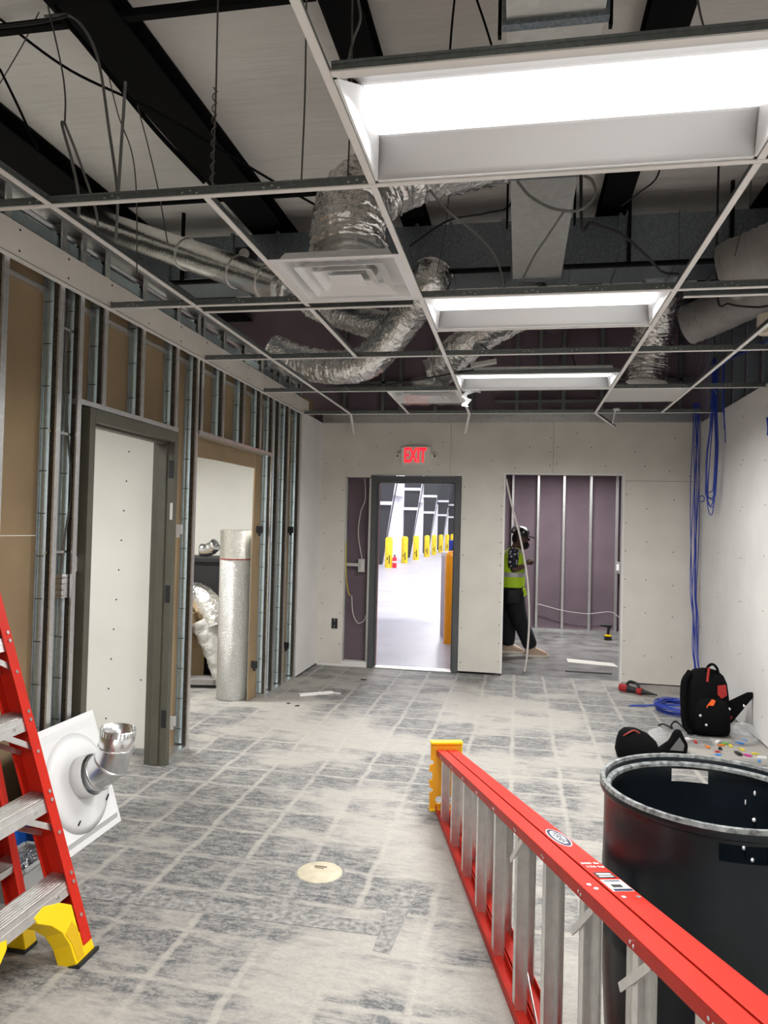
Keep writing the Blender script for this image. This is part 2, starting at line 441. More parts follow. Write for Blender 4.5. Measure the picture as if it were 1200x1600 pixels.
# ---------------- back wall
wb = sroot('wall_back', (-.2, D, 0))
T = .016
def sheet(poly, m=DRY, y=D):
    return MB().prism(poly, (0, y, 0), (1,0,0), (0,0,1), (0, T, 0)).build('drywall_sheet', m, wb)
s1 = sheet([(XL, .03), (-1.945, .03), (-1.952, 2.77), (XL, 2.77)])
s2 = sheet([(-1.95, 2.147), (-1.66, 2.147), (-1.66, 2.175), (-.765, 2.175), (-.765, 2.77), (-1.95, 2.77)])
s3 = sheet([(-.762, 2.175), (-.632, 2.175), (-.632, .025), (-.163, .025), (-.175, 2.21), (.352, 2.21), (.350, 2.77), (-.762, 2.77)])
s4 = sheet([(.355, 2.21), (1.09, 2.21), (1.09, 2.146), (XR, 2.146), (XR, 2.77), (.353, 2.77)])
s5 = sheet([(1.09, .012), (XR, .012), (XR, 2.142), (1.09, 2.142)])
for s, pts in ((s1, [(-2.19, z) for z in (.3, .7, 1.1, 1.5, 1.9, 2.3)]+[(-1.98, z) for z in (.25, .6, .95, 1.3, 1.65, 2.0, 2.35)]),
               (s2, [(-1.8, 2.3), (-1.6, 2.5), (-1.45, 2.65), (-.9, 2.3), (-.85, 2.55), (-1.0, 2.22)]),
               (s3, [(-.60, z) for z in (.12, .5, .9, 1.3, 1.7, 2.05)]+[(-.19, z) for z in (.15, .35, .55, .8, 1.0, 1.2, 1.33, 1.45, 1.7, 1.85, 2.05)]+[(-.05, 2.27), (.1, 2.5), (.32, 2.3), (.32, 2.45), (.33, 2.6), (-.3, 2.35)]),
               (s4, [(.39, 2.32), (.40, 2.5), (.6, 2.65), (.75, 2.5), (.9, 2.3), (1.2, 2.45), (1.3, 2.3), (1.6, 2.6), (1.8, 2.5), (1.55, 2.25), (1.75, 2.2)]),
               (s5, [(1.12, z) for z in (.1, .45, .8, 1.1, 1.4, 1.7, 2.0)]+[(1.33, z) for z in (.3, .75, 1.1, 1.5, 1.85)]+[(1.60, z) for z in (.3, .72, 1.05, 1.4, 1.95)]+[(1.82, z) for z in (.6, 1.0, 1.5, 2.05)])):
    b = MB(); screws(b, [(x, D, z) for x, z in pts], (0,-1,0)); b.build('screw_heads', SCREW, s)
# a sharp paper bead round the wide opening
MB().box((-.172, D-.002, .025), (-.152, D+.12, 2.205)).build('corner_bead', DRYW, wb)
MB().box((1.082, D-.002, 0), (1.098, D+.12, 2.205)).build('corner_bead', DRYW, wb)
MB().box((-.20, D-.003, 2.203), (1.10, D+.12, 2.215)).build('corner_bead', DRYW, wb)
# sill plate under the narrow recess, purple sheathing inside it
MB().box((XL, D+.001, 0), (-1.63, D+.10, .028)).box((-1.945, D-.001, .028), (-1.645, D+.10, .058)).build('sill_plate', DRYW, wb)
MB().box((-5.7, D+.10, 0), (-1.60, D+.116, 4.12)).box((-.70, D+.10, 0), (-.20, D+.116, 2.2)).box((-1.60, D+.10, 2.2), (2.2, D+.116, 4.12)).box((1.14, D+.10, 0), (2.2, D+.116, 2.2)).build('sheathing', PURPLE, wb)
for x in (-1.948, -1.66):
    MB().box((x-.018, D+.017, .058), (x+.018, D+.098, 2.14)).build('recess_stud', GALV, wb)
MB().box((XL, D+.018, 2.772), (XR, D+.022, 2.885)).box((XL, D+.022, 2.870), (XR, D+.098, 2.885)).build('top_track', GALV, wb)
for x in (-2.0, -1.55, -1.35, -.95, -.55, -.05, .2, .45, .85, 1.25, 1.65):
    MB().box((x-.018, D+.03, 2.885), (x+.018, D+.09, 4.12)).build('upper_stud', TEEG, wb)
MB().box((XL, D+.03, 3.22), (XR, D+.09, 3.25)).build('upper_bridging', TEEG, wb)
MB().box((-.3, D+.02, 2.99), (1.5, D+.05, 3.02)).build('upper_bridging', TEEG, wb)

# ---------------- right wall
wr = sroot('wall_right', (XR, 3, 0))
for y0, y1 in ((-3.0, -.66), (-.659, 1.77), (1.771, 2.99), (2.991, 4.21), (4.211, 5.43), (5.431, 6.64), (6.641, D)):
    s = MB().box((XR, y0, .012), (XR+.016, y1, 2.772)).build('drywall_sheet', DRYW, wr)
    b = MB()
    for yy in (y0+.03, (y0+y1)/2, y1-.03): screws(b, [(XR, yy+random.uniform(-.01, .01), z+random.uniform(-.04, .04)) for z in (.2, .6, 1.0, 1.4, 1.8, 2.2, 2.6)], (-1,0,0))
    b.build('screw_heads', SCREW, s)
for y in [k*.406+.1 for k in range(20)]:
    MB().box((XR+.018, y-.018, 2.5), (XR+.108, y+.018, 4.12)).build('upper_stud', GALVB, wr)
MB().box((XR+.11, -3, 0), (XR+.126, D, 4.12)).build('sheathing', PURPLE, wr)

# ---------------- rest of the shell
struct('wall_front', MB().box((-5.6, -3.2, 0), (2.0, -3.0, 4.12)), DRYB)
struct('wall_outer', MB().box((-5.7, -3.0, 0), (-5.5, 8.2, 2.78)), DRYB)
struct('wall_outer_upper', MB().box((-5.7, -3.0, 2.78), (-5.5, 8.2, 4.12)), mat('painted_plenum_dark', (.03, .03, .032), .9))  # near-black colour stands in for the dark of the plenum
pt = sroot('wall_partition', (-3.9, 4.62, 0))
pp = MB().box((-5.5, 4.600, .035), (-2.362, 4.616, 2.78)).build('drywall_sheet', DRYB, pt)
b = MB()
screws(b, [(-2.712+.012*k-.06, 4.600, .22+.205*k) for k in range(12)], (0,-1,0)); screws(b, [(-3.02, 4.600, .2+.2*k) for k in range(12)], (0,-1,0)); screws(b, [(-2.45, 4.6, .12), (-2.52, 4.6, .5)], (0,-1,0))
b.build('screw_heads', SCREW, pp)
MB().box((-5.5, 4.70, 0), (-2.362, 4.716, 2.78)).build('drywall_sheet', DRYB, pt)
MB().box((-5.5, 4.616, 0), (-2.37, 4.70, .03)).build('bottom_track', GALV, pt)
struct('wall_store_back', MB().box((-5.5, 7.93, 0), (-2.36, 8.03, 2.78)), DRYB)
# narrow utility room behind the wide opening
wu = sroot('wall_utility', (.7, 12.06, 0))
for x0, x1 in ((-.22, .30), (.301, .71), (.711, 1.13), (1.131, 1.53), (1.531, 2.1)):
    MB().box((x0, 12.06, .02), (x1, 12.075, 4.12)).build('purple_board', PURPLE, wu)
for x in (-.10, .306, .711, 1.13, 1.533):
    MB().box((x-.018, 11.965, .02), (x+.018, 11.967, 4.12)).box((x+.016, 11.965, .02), (x+.018, 12.058, 4.12)).box((x-.018, 12.056, .02), (x+.018, 12.058, 4.12)).build('stud', GALV, wu)
MB().box((-.22, 11.964, 0), (2.0, 12.06, .03)).build('bottom_track', GALV, wu)
struct('wall_utility_left', MB().box((-.30, D+.12, 0), (-.24, 12.2, 4.12)), PURPLE)
struct('wall_utility_right', MB().box((1.86, D+.12, 0), (1.92, 12.2, 4.12)), PURPLE)
MB_ = MB().box((1.18, D+.118, 0), (1.30, D+.20, 2.8)); struct('trim_reddish_return', MB_, mat('red_brown_board', (.20, .07, .07), .8))
tag(MB().prism([(.62, 9.12), (1.20, 8.98), (1.16, 9.22), (.62, 9.38)], (0, 0, .0), (1,0,0), (0,1,0), (0,0,.004)).build('floor_patch', mat('pale_levelling_compound', (.62, .60, .56), .8), origin=(.9, 9.1, 0)), 'pale patch of levelling compound on the utility room floor', 'floor patch')

# ---------------- door frames
d1 = sroot('door_1', (-2.3, 3.95, 0))
x0, x1 = -2.375, -2.222
def jamb(y_out, y_in, name='jamb'):
    s = 1 if y_in > y_out else -1
    b = MB().box((x0, min(y_out, y_in), 0), (x1, max(y_out, y_in), 2.178))
    ys = sorted((y_in-s*.001, y_in+s*.014)); b.box((x0+.045, ys[0], 0), (x1-.052, ys[1], 2.115))
    return b.build(name, OLIVE, d1, bevel=.003)
jamb(3.447, 3.498); j2 = jamb(4.452, 4.402)
MB().box((x0, 3.498, 2.108), (x1, 4.402, 2.178)).box((x0+.045, 3.498, 2.094), (x1-.052, 4.402, 2.108)).build('head', OLIVE, d1, bevel=.003)
for z in (1.93, 1.115, .305):
    h = MB().box((x1-.038, 4.3985, z-.057), (x1-.004, 4.402, z+.057)).build('hinge', BLACK, j2, bevel=.002)
tag(MB().box((x1-.022, 4.4000, 1.60), (x1-.004, 4.402, 1.71)).build('fire_label', mat('paper_label', (.6, .6, .56), .7), j2), 'pale paper label')
d2 = sroot('door_2', (-1.14, D, 0))
for xa, xb_ in ((-1.648, -1.585), (-.700, -.637)):
    q = MB().box((xa, D-.022, 0), (xb_, D+.125, 2.165))
    if xa < -1: q.box((xb_-.001, D+.03, 0), (xb_+.014, D+.085, 2.11))
    else: q.box((xa-.014, D+.03, 0), (xa+.001, D+.085, 2.11))
    q.build('jamb', GREYF, d2, bevel=.003)
MB().box((-1.585, D-.022, 2.100), (-.700, D+.125, 2.165)).box((-1.585, D+.03, 2.088), (-.700, D+.085, 2.1)).build('head', GREYF, d2, bevel=.003)
MB().box((-1.585, D-.01, 0), (-.700, D+.14, .012)).build('threshold', ALU, d2, bevel=.003)
MB().box((-1.585, D+.127, .0), (-1.573, D+.14, 2.1)).build('weather_strip', mat('pink_primer', (.55, .28, .25), .7), d2)

# ================================================================== WAREHOUSE beyond the exit
WW = mat('white_insulated_panel', (.80, .80, .84), .6)
WC = mat('dark_grey_column_paint', (.05, .052, .058), .5)
WG = mat('white_girt', (.78, .78, .80), .5)
struct('wall_dock', MB().box((-6.4, D+.12, 0), (-6.1, 80, 7)), WW)
struct('wall_warehouse_end', MB().box((-6.4, 79.8, 0), (8, 80, 7)), WW)
struct('wall_warehouse_right', MB().box((7.8, 12.2, 0), (8, 80, 7)), WW)
struct('ceiling_warehouse', MB().box((-6.4, D+.116, 7), (8, 80, 7.2)), WW)
struct('wall_above_back', MB().box((-6.4, D+.116, 4.12), (3.2, D+.2, 7)), WW)
# tapered building columns
bc = thing('building_column', 'nearest dark tapered steel column by the dock doors', 'column', (-6.1, 30.6, 0), 'tapered columns along the dock wall')
MB().prism([(-6.1, 0), (-5.75, 0), (-4.95, 5.6), (-4.6, 7), (-6.1, 7)], (0, 30.6, 0), (1,0,0), (0,0,1), (0, .02, 0)).build('web', WC, bc)
MB().obox((-5.75, 30.5, 0), (1.15, 0, 7), (0, .22, 0), (.02, 0, 0)).build('inner_flange', WC, bc)
MB().box((-6.1, 30.3, 2.55), (-5.3, 30.34, 2.7)).box((-6.1, 30.3, 3.6), (-5.2, 30.34, 3.75)).build('girt', WG, bc)
for k, lab in ((1, 'second dark tapered steel column along the dock doors'), (2, 'third dark tapered steel column along the dock doors'), (3, 'fourth, far dark tapered steel column along the dock doors'), (4, 'farthest dark tapered steel column along the dock doors')):
    c = copy_tree(bc, (-6.1, 30.6+8*k, 0)); c['label'] = lab
# dock doors
DW = mat('bright_dock_door', (.88, .88, .90), .5)
dd = thing('dock_door', 'nearest white sectional dock door in the warehouse', 'door', (-6.1, 26.4, 0), 'dock doors along the warehouse wall')
for z in range(6): MB().box((-6.05, 24.9, .02+z*.52), (-6.01, 27.9, .02+z*.52+.505)).build('door_section', DW, dd)
for y in (24.75, 27.9): MB().box((-6.06, y, 0), (-5.75, y+.15, 3.35)).build('post', WW, dd)
MB().box((-6.06, 24.75, 3.14), (-5.75, 28.05, 3.35)).build('head', WW, dd)
MB().box((-6.01, 25.9, 1.5), (-6.005, 26.2, 2.0)).build('vision_panel', mat('dull_glass', (.12, .12, .13), .1), dd)
for k, lab in ((1, 'second white sectional dock door'), (2, 'third white sectional dock door'), (3, 'fourth white sectional dock door'), (4, 'farthest white sectional dock door')):
    c = copy_tree(dd, (-6.1, 26.4+8*k, 0)); c['label'] = lab+' along the warehouse wall'
# bollards
BY = mat('yellow_bollard_sleeve', (.86, .62, .02), .45, nz=(5, .12))
bo = thing('bollard', 'yellow bollard nearest the red extinguisher', 'bollard', (-5.05, 28.35, 0), 'yellow bollards along the dock wall')
MB().lathe([(.0001, 1.22), (.10, 1.20), (.15, 1.14), (.15, 0), (.0001, 0)], (-5.05, 28.35, 0), (0,0,1), 20).build('sleeve', BY, bo, smooth=True)
MB().box((-5.02, 28.20, .15), (-4.98, 28.204, .5)).box((-5.10, 28.20, .3), (-5.06, 28.204, .42)).build('scuff', BLACK, bo)
for y, lab in ((24.3, 'yellow bollard at the left edge of the exit doorway'), (32.4, 'yellow bollard right of the first dark column'), (36.1, 'third yellow bollard beyond the extinguisher'), (40.5, 'fourth yellow bollard beyond the extinguisher'), (44.0, 'fifth yellow bollard beyond the extinguisher'), (47.9, 'sixth yellow bollard beyond the extinguisher'), (52.2, 'seventh yellow bollard beyond the extinguisher'), (56.3, 'farthest yellow bollard of the row')):
    c = copy_tree(bo, (-5.05, y, 0)); c['label'] = lab
b = MB().lathe([(.0001, 1.285), (.05, 1.28), (.085, 1.25), (.10, 1.20), (.10, 0), (.0001, 0)], (-.898, 10.11, 0), (0,0,1), 32)
tag(b.build('bollard', mat('orange_bollard_sleeve', (.95, .36, .005), .4), origin=(-.898, 10.11, 0), smooth=True), 'large orange bollard just outside the exit doorway', 'bollard', 'yellow bollards along the dock wall')
fe = thing('fire_extinguisher', 'red fire extinguisher on the floor by a yellow bollard', 'extinguisher', (-4.80, 28.3, 0))
MB().lathe([(.0001, 0), (.08, 0), (.085, .03), (.085, .38), (.06, .43), (.02, .45), (.0001, .45)], (-4.80, 28.3, 0), (0,0,1), 16).build('cylinder', mat('extinguisher_red', (.75, .02, .05), .35), fe, smooth=True)
MB().box((-4.83, 28.28, .45), (-4.77, 28.32, .52)).build('valve', BLACK, fe)
MB().lathe([(.0865, .2), (.0865, .27)], (-4.80, 28.3, 0), (0,0,1), 16).build('label_band', WHITE, fe)
# white appliance crate with a printed blue box, behind the orange bollard
pc = thing('pallet_box', 'white crate standing behind the orange bollard', 'box', (-.90, 11.0, 0))
MB().box((-1.12, 10.75, 0), (-.55, 11.2, 1.23)).build('body', mat('pale_lilac_wrap', (.62, .58, .68), .5), pc, bevel=.01)
MB().box((-1.125, 10.745, 1.18), (-.545, 11.205, 1.24)).build('lid', WW, pc)
bb = thing('carton', 'small blue carton with dark and gold print on white crate', 'box', (-.85, 10.95, 1.24))
MB().box((-1.02, 10.8, 1.241), (-.6, 11.1, 1.42)).build('body', mat('blue_carton', (.03, .06, .45), .5), bb, bevel=.004)
MB().prism([(-.98, 1.26), (-.95, 1.34), (-.88, 1.36), (-.80, 1.30), (-.70, 1.32), (-.64, 1.26)], (0, 10.799, 0), (1,0,0), (0,0,1), (0, -.002, 0)).build('dark_print', BLACK, bb)
MB().prism([(-.93, 1.29), (-.90, 1.345), (-.86, 1.31), (-.88, 1.27)], (0, 10.797, 0), (1,0,0), (0,0,1), (0, -.002, 0)).build('gold_print', YEL, bb)
# unseen lamp added over the outside of the exit, brightens the orange bollard
wp = thing('added_bollard_light', 'added unseen lamp on the warehouse side above the exit', 'lamp', (-1.14, D+.2, 3.1))
MB().box((-1.34, D+.118, 3.0), (-.94, D+.30, 3.25)).build('housing', WC, wp, bevel=.01)
MB().add([(-1.32, D+.31, 3.02), (-.96, D+.31, 3.02), (-.96, D+.31, 3.22), (-1.32, D+.31, 3.22)], [(0, 1, 2, 3)]).build('lens', mat('added_lamp_lens', (.9, .9, .9), .5, emit=((1, .98, .96), 260.)), wp)
# unseen high-bay lamps, added to light the warehouse
HB = mat('added_highbay_lens', (.9, .9, .9), .5, emit=((1, .98, 1.0), HIGHBAY))
hb = thing('added_high_bay', 'added long high-bay lamp, unseen, under the warehouse roof', 'lamp', (-2.6, 12, 6.7), 'added high-bay lamps')
MB().box((-3.2, 11.8, 6.72), (-2.0, 12.2, 6.80)).build('housing', WW, hb); MB().box((-3.15, 11.83, 6.70), (-2.05, 12.17, 6.719)).build('lens', HB, hb)
for x_ in (-3.0, -2.2): MB().box((x_-.01, 11.99, 6.80), (x_+.01, 12.01, 7.0)).build('suspension_rod', WC, hb)
for k in range(1, 8): copy_tree(hb, (-2.6, 12+k*6.5, 6.7))
copy_tree(hb, (-2.6, 9.1, 6.7)); copy_tree(hb, (3.5, 20, 6.7)); copy_tree(hb, (3.5, 34, 6.7))  # the copy nearest the exit is added to brighten the orange bollard

# ================================================================== CEILING GRID
cg = thing('ceiling_grid', 'white suspended ceiling grid of interlocking tees, mostly without tiles', 'ceiling grid', (A, 3.6, ZC))
teecache = {}
def tee(name, p, q, h=.038):
    p, q = Vector(p), Vector(q); d = q-p; L = round(d.length, 3)
    ax = 'x' if abs(d.x) > abs(d.y) else 'y'
    flat = abs(d.z) < 1e-6 and min(abs(d.x), abs(d.y)) < 1e-6
    key = (ax, L, h)
    if flat and key in teecache:
        return copy_tree(teecache[key], loc=p-Vector(ORG_OF[cg.name]), parent=cg)
    t = d.normalized(); s = Vector((0,0,1)).cross(t).normalized(); u = t.cross(s).normalized()
    if u.z < 0: u = -u
    o = MB().obox(p-s*.012, d, s*.024, u*.0015).obox(p-s*.012, d, s*.001, u*.004).obox(p+s*.011, d, s*.001, u*.004).build(name, TEEW, cg, origin=p)
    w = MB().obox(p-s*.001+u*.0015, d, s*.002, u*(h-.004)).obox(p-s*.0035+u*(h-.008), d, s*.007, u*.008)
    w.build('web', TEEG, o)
    if name == 'main_tee':
        b = MB(); k = .1
        while k < L-.1:
            for dx, dz in ((0, .016), (.03, .022), (.055, .013)):
                b.obox(p+t*(k+dx)-s*.0022+u*dz, t*.008, s*.0044, u*.005)
            k += .305
        b.build('web_slots', GALV, o)
    if flat: teecache[key] = o
    return o
for k in (-4, -2, 0, 2, 4, 6, 8, 10, 12): tee('main_tee', (XL+.02, ROW(k), ZC), (XR-.005, ROW(k), ZC))
def xs(i): return A+i*U
for i in (-2, 0, 2):
    for k in range(-4, 12, 2): tee('cross_tee', (xs(i), ROW(k)+.013, ZC+.0003), (xs(i), ROW(k+2)-.013, ZC+.0003), .034)
for i, ks in ((-1, (4, 6, 10)), (3, (6, 8, 10))):
    for k in ks: tee('cross_tee', (xs(i), ROW(k)+.013, ZC+.0003), (xs(i), ROW(k+2)-.013, ZC+.0003), .034)
for k in (3, 7, 9, -1): tee('cross_tee', (A+.013, ROW(k), ZC+.0002), (xs(2)-.013, ROW(k), ZC+.0002), .034)
tee('border_tee', (xs(-2), ROW(12)+.013, ZC), (-1.856, 7.98, 2.635), .03)
tee('border_tee', (xs(0), ROW(12)+.013, ZC), (-.60, 7.98, 2.635), .03)
tee('border_tee', (xs(2), ROW(12)+.013, ZC), (.989, 7.98, 2.698), .03)
# spare lengths of tee lying along the sixth row
for xa, xb_, zz in ((-1.72, -.56, ZC-.012), (.76, XR-.02, ZC-.012)):
    tee('loose_tee', (xa, ROW(6)+.075, zz), (xb_, ROW(6)+.070, zz-.0005), .03)

# ---------------- troffers
def troffer(x0, y0, label, group='lit troffers in the ceiling grid', power=1.):
    W, Dp = 2*U, U; zc = ZC+.004; xm = x0+W/2; ym = y0+Dp/2
    t = thing('ceiling_light', label, 'ceiling light', (xm, ym, zc), group)
    e = .014
    b = MB(); xa, xb_, ya, yb = x0+e, x0+W-e, y0+e, y0+Dp-e
    b.box((xa, ya, zc), (xb_, ya+.012, zc+.004)).box((xa, yb-.012, zc), (xb_, yb, zc+.004)).box((xa, ya, zc), (xa+.008, yb, zc+.004)).box((xb_-.008, ya, zc), (xb_, yb, zc+.004))
    b.build('rim', WHITE, t)
    MB().box((xa+.03, ym-.145, zc+.0745), (xb_-.03, ym+.145, zc+.090)).build('ballast_cover', GALV, t)
    hy = Dp/2-e-.012
    def cove(s):
        v = []; n = 8
        for i in range(n+1):
            a = i/n
            yy = hy-(hy-.128)*a; zz = .003+.070*math.sin(a*PI/2)
            for x in (xa+.03*a+.006, xb_-.03*a-.006): v.append((x, ym+s*yy, zc+zz))
        return MB().add(v, [(2*i, 2*i+1, 2*i+3, 2*i+2) for i in range(n)])
    for s in (-1, 1): cove(s).build('reflector', REFL, t, smooth=True, solid=.001)
    for s, xx in ((1, xa+.007), (-1, xb_-.007)):
        MB().add([(xx, ya+.012, zc+.003), (xx, yb-.012, zc+.003), (xx+s*.032, ym+.128, zc+.074), (xx+s*.032, ym-.128, zc+.074)], [(0,1,2,3)]).build('end_plate', REFL, t, solid=.001)
    v = []; n = 12
    for i in range(n+1):
        a = i/n; yy = -.128+.256*a; zz = .073-.034*math.sin(a*PI)**.7
        for x in (xa+.045, xb_-.045): v.append((x, ym+yy, zc+zz))
    ln = MB().add(v, [(2*i, 2*i+1, 2*i+3, 2*i+2) for i in range(n)])
    for x in (xa+.045, xb_-.045): ln.add([(x, p[1], p[2]) for p in v[::2]], [tuple(range(n+1))])
    ln.build('lens', LENSM, t, smooth=50)
    la = bpy.data.lights.new('tube_light', 'AREA'); la.shape = 'RECTANGLE'; la.size = W-.13; la.size_y = .19
    la.energy = TROFFER*power; la.color = (1, .985, .955); la.spread = math.radians(160)
    lo = bpy.data.objects.new('tube_light', la); COL.objects.link(lo); lo.parent = t; lo.location = (0, 0, .037)
    return t
troffer(A, ROW(3), 'large lit troffer overhead, nearest of the three ceiling lights')
troffer(A, ROW(6), 'lit troffer in the middle of the three ceiling lights')
t3 = troffer(A, ROW(9), 'farthest lit troffer, small plastic film hanging from its left end')
troffer(A, ROW(-1), 'troffer in the part of the room outside the view', 'troffers outside the view')
troffer(A, ROW(-4), 'troffer in the part of the room outside the view', 'troffers outside the view')
troffer(-4.0, 2.2, 'troffer in the near side room outside the view', 'troffers outside the view', 1.5)
troffer(-4.0, 5.6, 'troffer in the far side room outside the view', 'troffers outside the view', 1.3)
troffer(.1, 10.2, 'troffer in the utility room outside the view', 'troffers outside the view', 1.9)
FILM = mat('clear_plastic_film', (.75, .76, .76), .2, alpha=.35)
pv = [(A+.04+.02*math.sin(i*1.7), ROW(10)-.06+.012*math.cos(i*2.3), ZC-.002-.02*i) for i in range(8)]
pv2 = [(p[0]+.045+.015*math.sin(k*2.1), p[1]+.02, p[2]-.004) for k, p in enumerate(pv)]
b = MB().add(pv+pv2, [(i, i+1, i+9, i+8) for i in range(7)])
pv = [(A+.03+.03*i, ROW(10)-.10+.01*math.sin(i), ZC+.001-.018*abs(math.sin(i*.9))) for i in range(6)]
pv2 = [(p[0], p[1]+.05, p[2]-.02) for p in pv]
b.add(pv+pv2, [(i, i+1, i+7, i+6) for i in range(5)])
b.build('protective_film', FILM, t3, smooth=80)
dr = thing('driver_box', 'small grey driver box with black lead above the farthest light', 'electrical box', (-0.282, 5.350, 2.794))
c = Vector((-0.282, 5.350, 2.794))
MB().obox(c-Vector((.09, .03, .02)), (.19, 0, .03), (0, .05, 0), (-.004, 0, .035)).build('case', GALV, dr, bevel=.004)
wire('lead', [(-0.203, 5.350, 2.821), (-0.259, 5.300, 2.905), (-0.294, 5.250, 2.925)], .008, BLACK, parent=dr)
wire('lead', [(-0.351, 5.350, 2.762), (-0.555, 5.500, 2.764), (-0.778, 5.700, 2.774), (-1.126, 5.900, 2.761)], .006, BLACK, parent=dr)

# ---------------- diffusers
def diffuser(x0, y0, label, film=False):
    zc = ZC+.003; xm, ym = x0+U/2, y0+U/2
    t = thing('air_diffuser', label, 'diffuser', (xm, ym, zc), 'square supply diffusers')
    def frustum(a0, z0, a1, z1):
        v = []
        for a, z in ((a0, z0), (a1, z1)):
            v += [(xm-a, ym-a, zc+z), (xm+a, ym-a, zc+z), (xm+a, ym+a, zc+z), (xm-a, ym+a, zc+z)]
        return MB().add(v, [(0,1,5,4), (1,2,6,5), (2,3,7,6), (3,0,4,7)])
    frustum(.294, 0, .262, .0).build('frame', WHITE, t, solid=.003)
    frustum(.262, .0, .235, .048).build('pan', WHITE, t, solid=.002)
    pan = MB().prism([(-.235, -.235), (.235, -.235), (.235, .235), (-.235, .235)], (xm, ym, zc+.048), (1,0,0), (0,1,0), (0,0,.002), holes=[[(.145*math.cos(a*PI/12), .145*math.sin(a*PI/12)) for a in range(24)]])
    pan.build('back_plate', WHITE, t)
    frustum(.205, -.006, .150, .034).build('cone', WHITE, t, solid=.003)
    frustum(.140, -.006, .092, .030).build('cone', WHITE, t, solid=.003)
    MB().box((xm-.078, ym-.078, zc-.004), (xm+.078, ym+.078, zc-.001)).build('centre_plate', WHITE, t, bevel=.002)
    MB().lathe([(.146, .05), (.146, .15)], (xm, ym, zc), (0,0,1), 28).build('collar', GALV, t, smooth=True, solid=.002)
    if film:
        b = MB(); n = 10
        v = [(xm-.28+.56*i/(n-1), ym-.25+.5*j/4, zc-.012-.02*abs(math.sin(i*1.9+j*2.3))) for i in range(n) for j in range(5)]
        b.add(v, [(i*5+j, (i+1)*5+j, (i+1)*5+j+1, i*5+j+1) for i in range(n-1) for j in range(4)])
        b.build('plastic_film', FILM, t, smooth=30)
    return t
diffuser(A-U, ROW(5), 'square white louvred diffuser hanging left of the middle light')
diffuser(A-U, ROW(10), 'far square diffuser partly wrapped in plastic film', True)
tag(MB().box((xs(2)+.014, ROW(10)+.014, ZC+.002), (xs(3)-.014, ROW(11), ZC+.018)).build('ceiling_tile', mat('ceiling_tile_face', (.55, .54, .52), .9, bump=(200, .2)), origin=(xs(2)+.3, ROW(10)+.3, ZC), bevel=.002), 'single grey-white ceiling tile laid in the grid near the far right', 'ceiling tile')
# small white bracket on the last tee
bk = thing('sensor_head', 'small white round device with a stem on the last tee', 'sensor', (0.901, 7.250, 2.775))
c = Vector((0.901, 7.250, 2.775))
MB().lathe([(.0001, .012), (.03, .012), (.036, 0), (.03, -.012), (.0001, -.012)], c, (0,0,1), 18).build('head', WHITE, bk, smooth=True)
MB().bar(c+Vector((-.01,0,-.01)), Vector((0.868, 7.250, 2.639)), .012, .012).build('stem', WHITE, bk)

# ================================================================== DUCTS
flex('flexible_duct', [(A-U/2, 3.302, 2.86), (-.83, 3.33, 3.0), (-.80, 3.40, 3.17), (-.62, 3.5, 3.34), (-.36, 3.62, 3.47), (-.05, 3.8, 3.60)], .175, FOIL, 'fat crinkled foil duct rising from the near diffuser', 'duct', 'flexible foil ducts')
flex('flexible_duct', [(-2.219, 6.200, 3.152), (-1.946, 6.200, 3.042), (-1.608, 6.150, 2.980), (-1.327, 6.100, 3.009), (-1.133, 6.000, 3.151), (-0.910, 5.800, 3.331), (-0.728, 5.500, 3.445), (-0.688, 5.550, 3.575)], .148, FOIL, 'long foil duct curving in a J below the roof', 'duct', 'flexible foil ducts', crinkle=.07)
flex('flexible_duct', [(-1.987, 5.900, 3.724), (-1.902, 6.400, 3.627), (-1.583, 6.350, 3.491), (-1.275, 6.300, 3.387), (-0.985, 6.300, 3.333)], .13, FOIL, 'short foil duct passing behind the J-shaped duct', 'duct', 'flexible foil ducts')
flex('flexible_duct', [(A-U/2, ROW(10)+U/2, 2.93), (-0.732, 6.350, 2.965), (-0.585, 6.200, 3.074), (-0.374, 6.000, 3.177), (-0.089, 5.950, 3.324), (0.214, 5.950, 3.446)], .145, FOIL, 'foil duct rising from the far diffuser towards the right', 'duct', 'flexible foil ducts')
flex('flexible_duct', [(1.052, 6.500, 2.882), (1.069, 6.500, 3.092), (1.100, 6.400, 3.340), (1.111, 6.200, 3.547), (1.083, 5.900, 3.627)], .165, FOIL, 'upright foil duct above the lone ceiling tile', 'duct', 'flexible foil ducts')
wd = thing('wrapped_duct', 'straight silver insulated duct above the left wall', 'duct', (-2.241, 4.600, 3.412))
P0, P1 = Vector((-3.288, 5.000, 3.882)), Vector((-1.506, 4.350, 3.089))
MB().tube([P0+(P1-P0)*(i/40) for i in range(41)], .105, 28, lambda i, k: 1+.012*math.sin(i*1.3+k)).build('jacket', FOILS, wd, smooth=60)
for q in (.55, .80, .93):
    c0 = P0+(P1-P0)*q; tv = (P1-P0).normalized()
    MB().lathe([(.107, -.012), (.112, -.012), (.112, .012), (.107, .012)], c0, tv, 28).build('tape_band', FOILS, wd, smooth=True)
MB().lathe([(.09, 0), (.09, .10)], P1, (P1-P0), 24).build('sleeve', STEEL, wd, smooth=True, solid=.002)
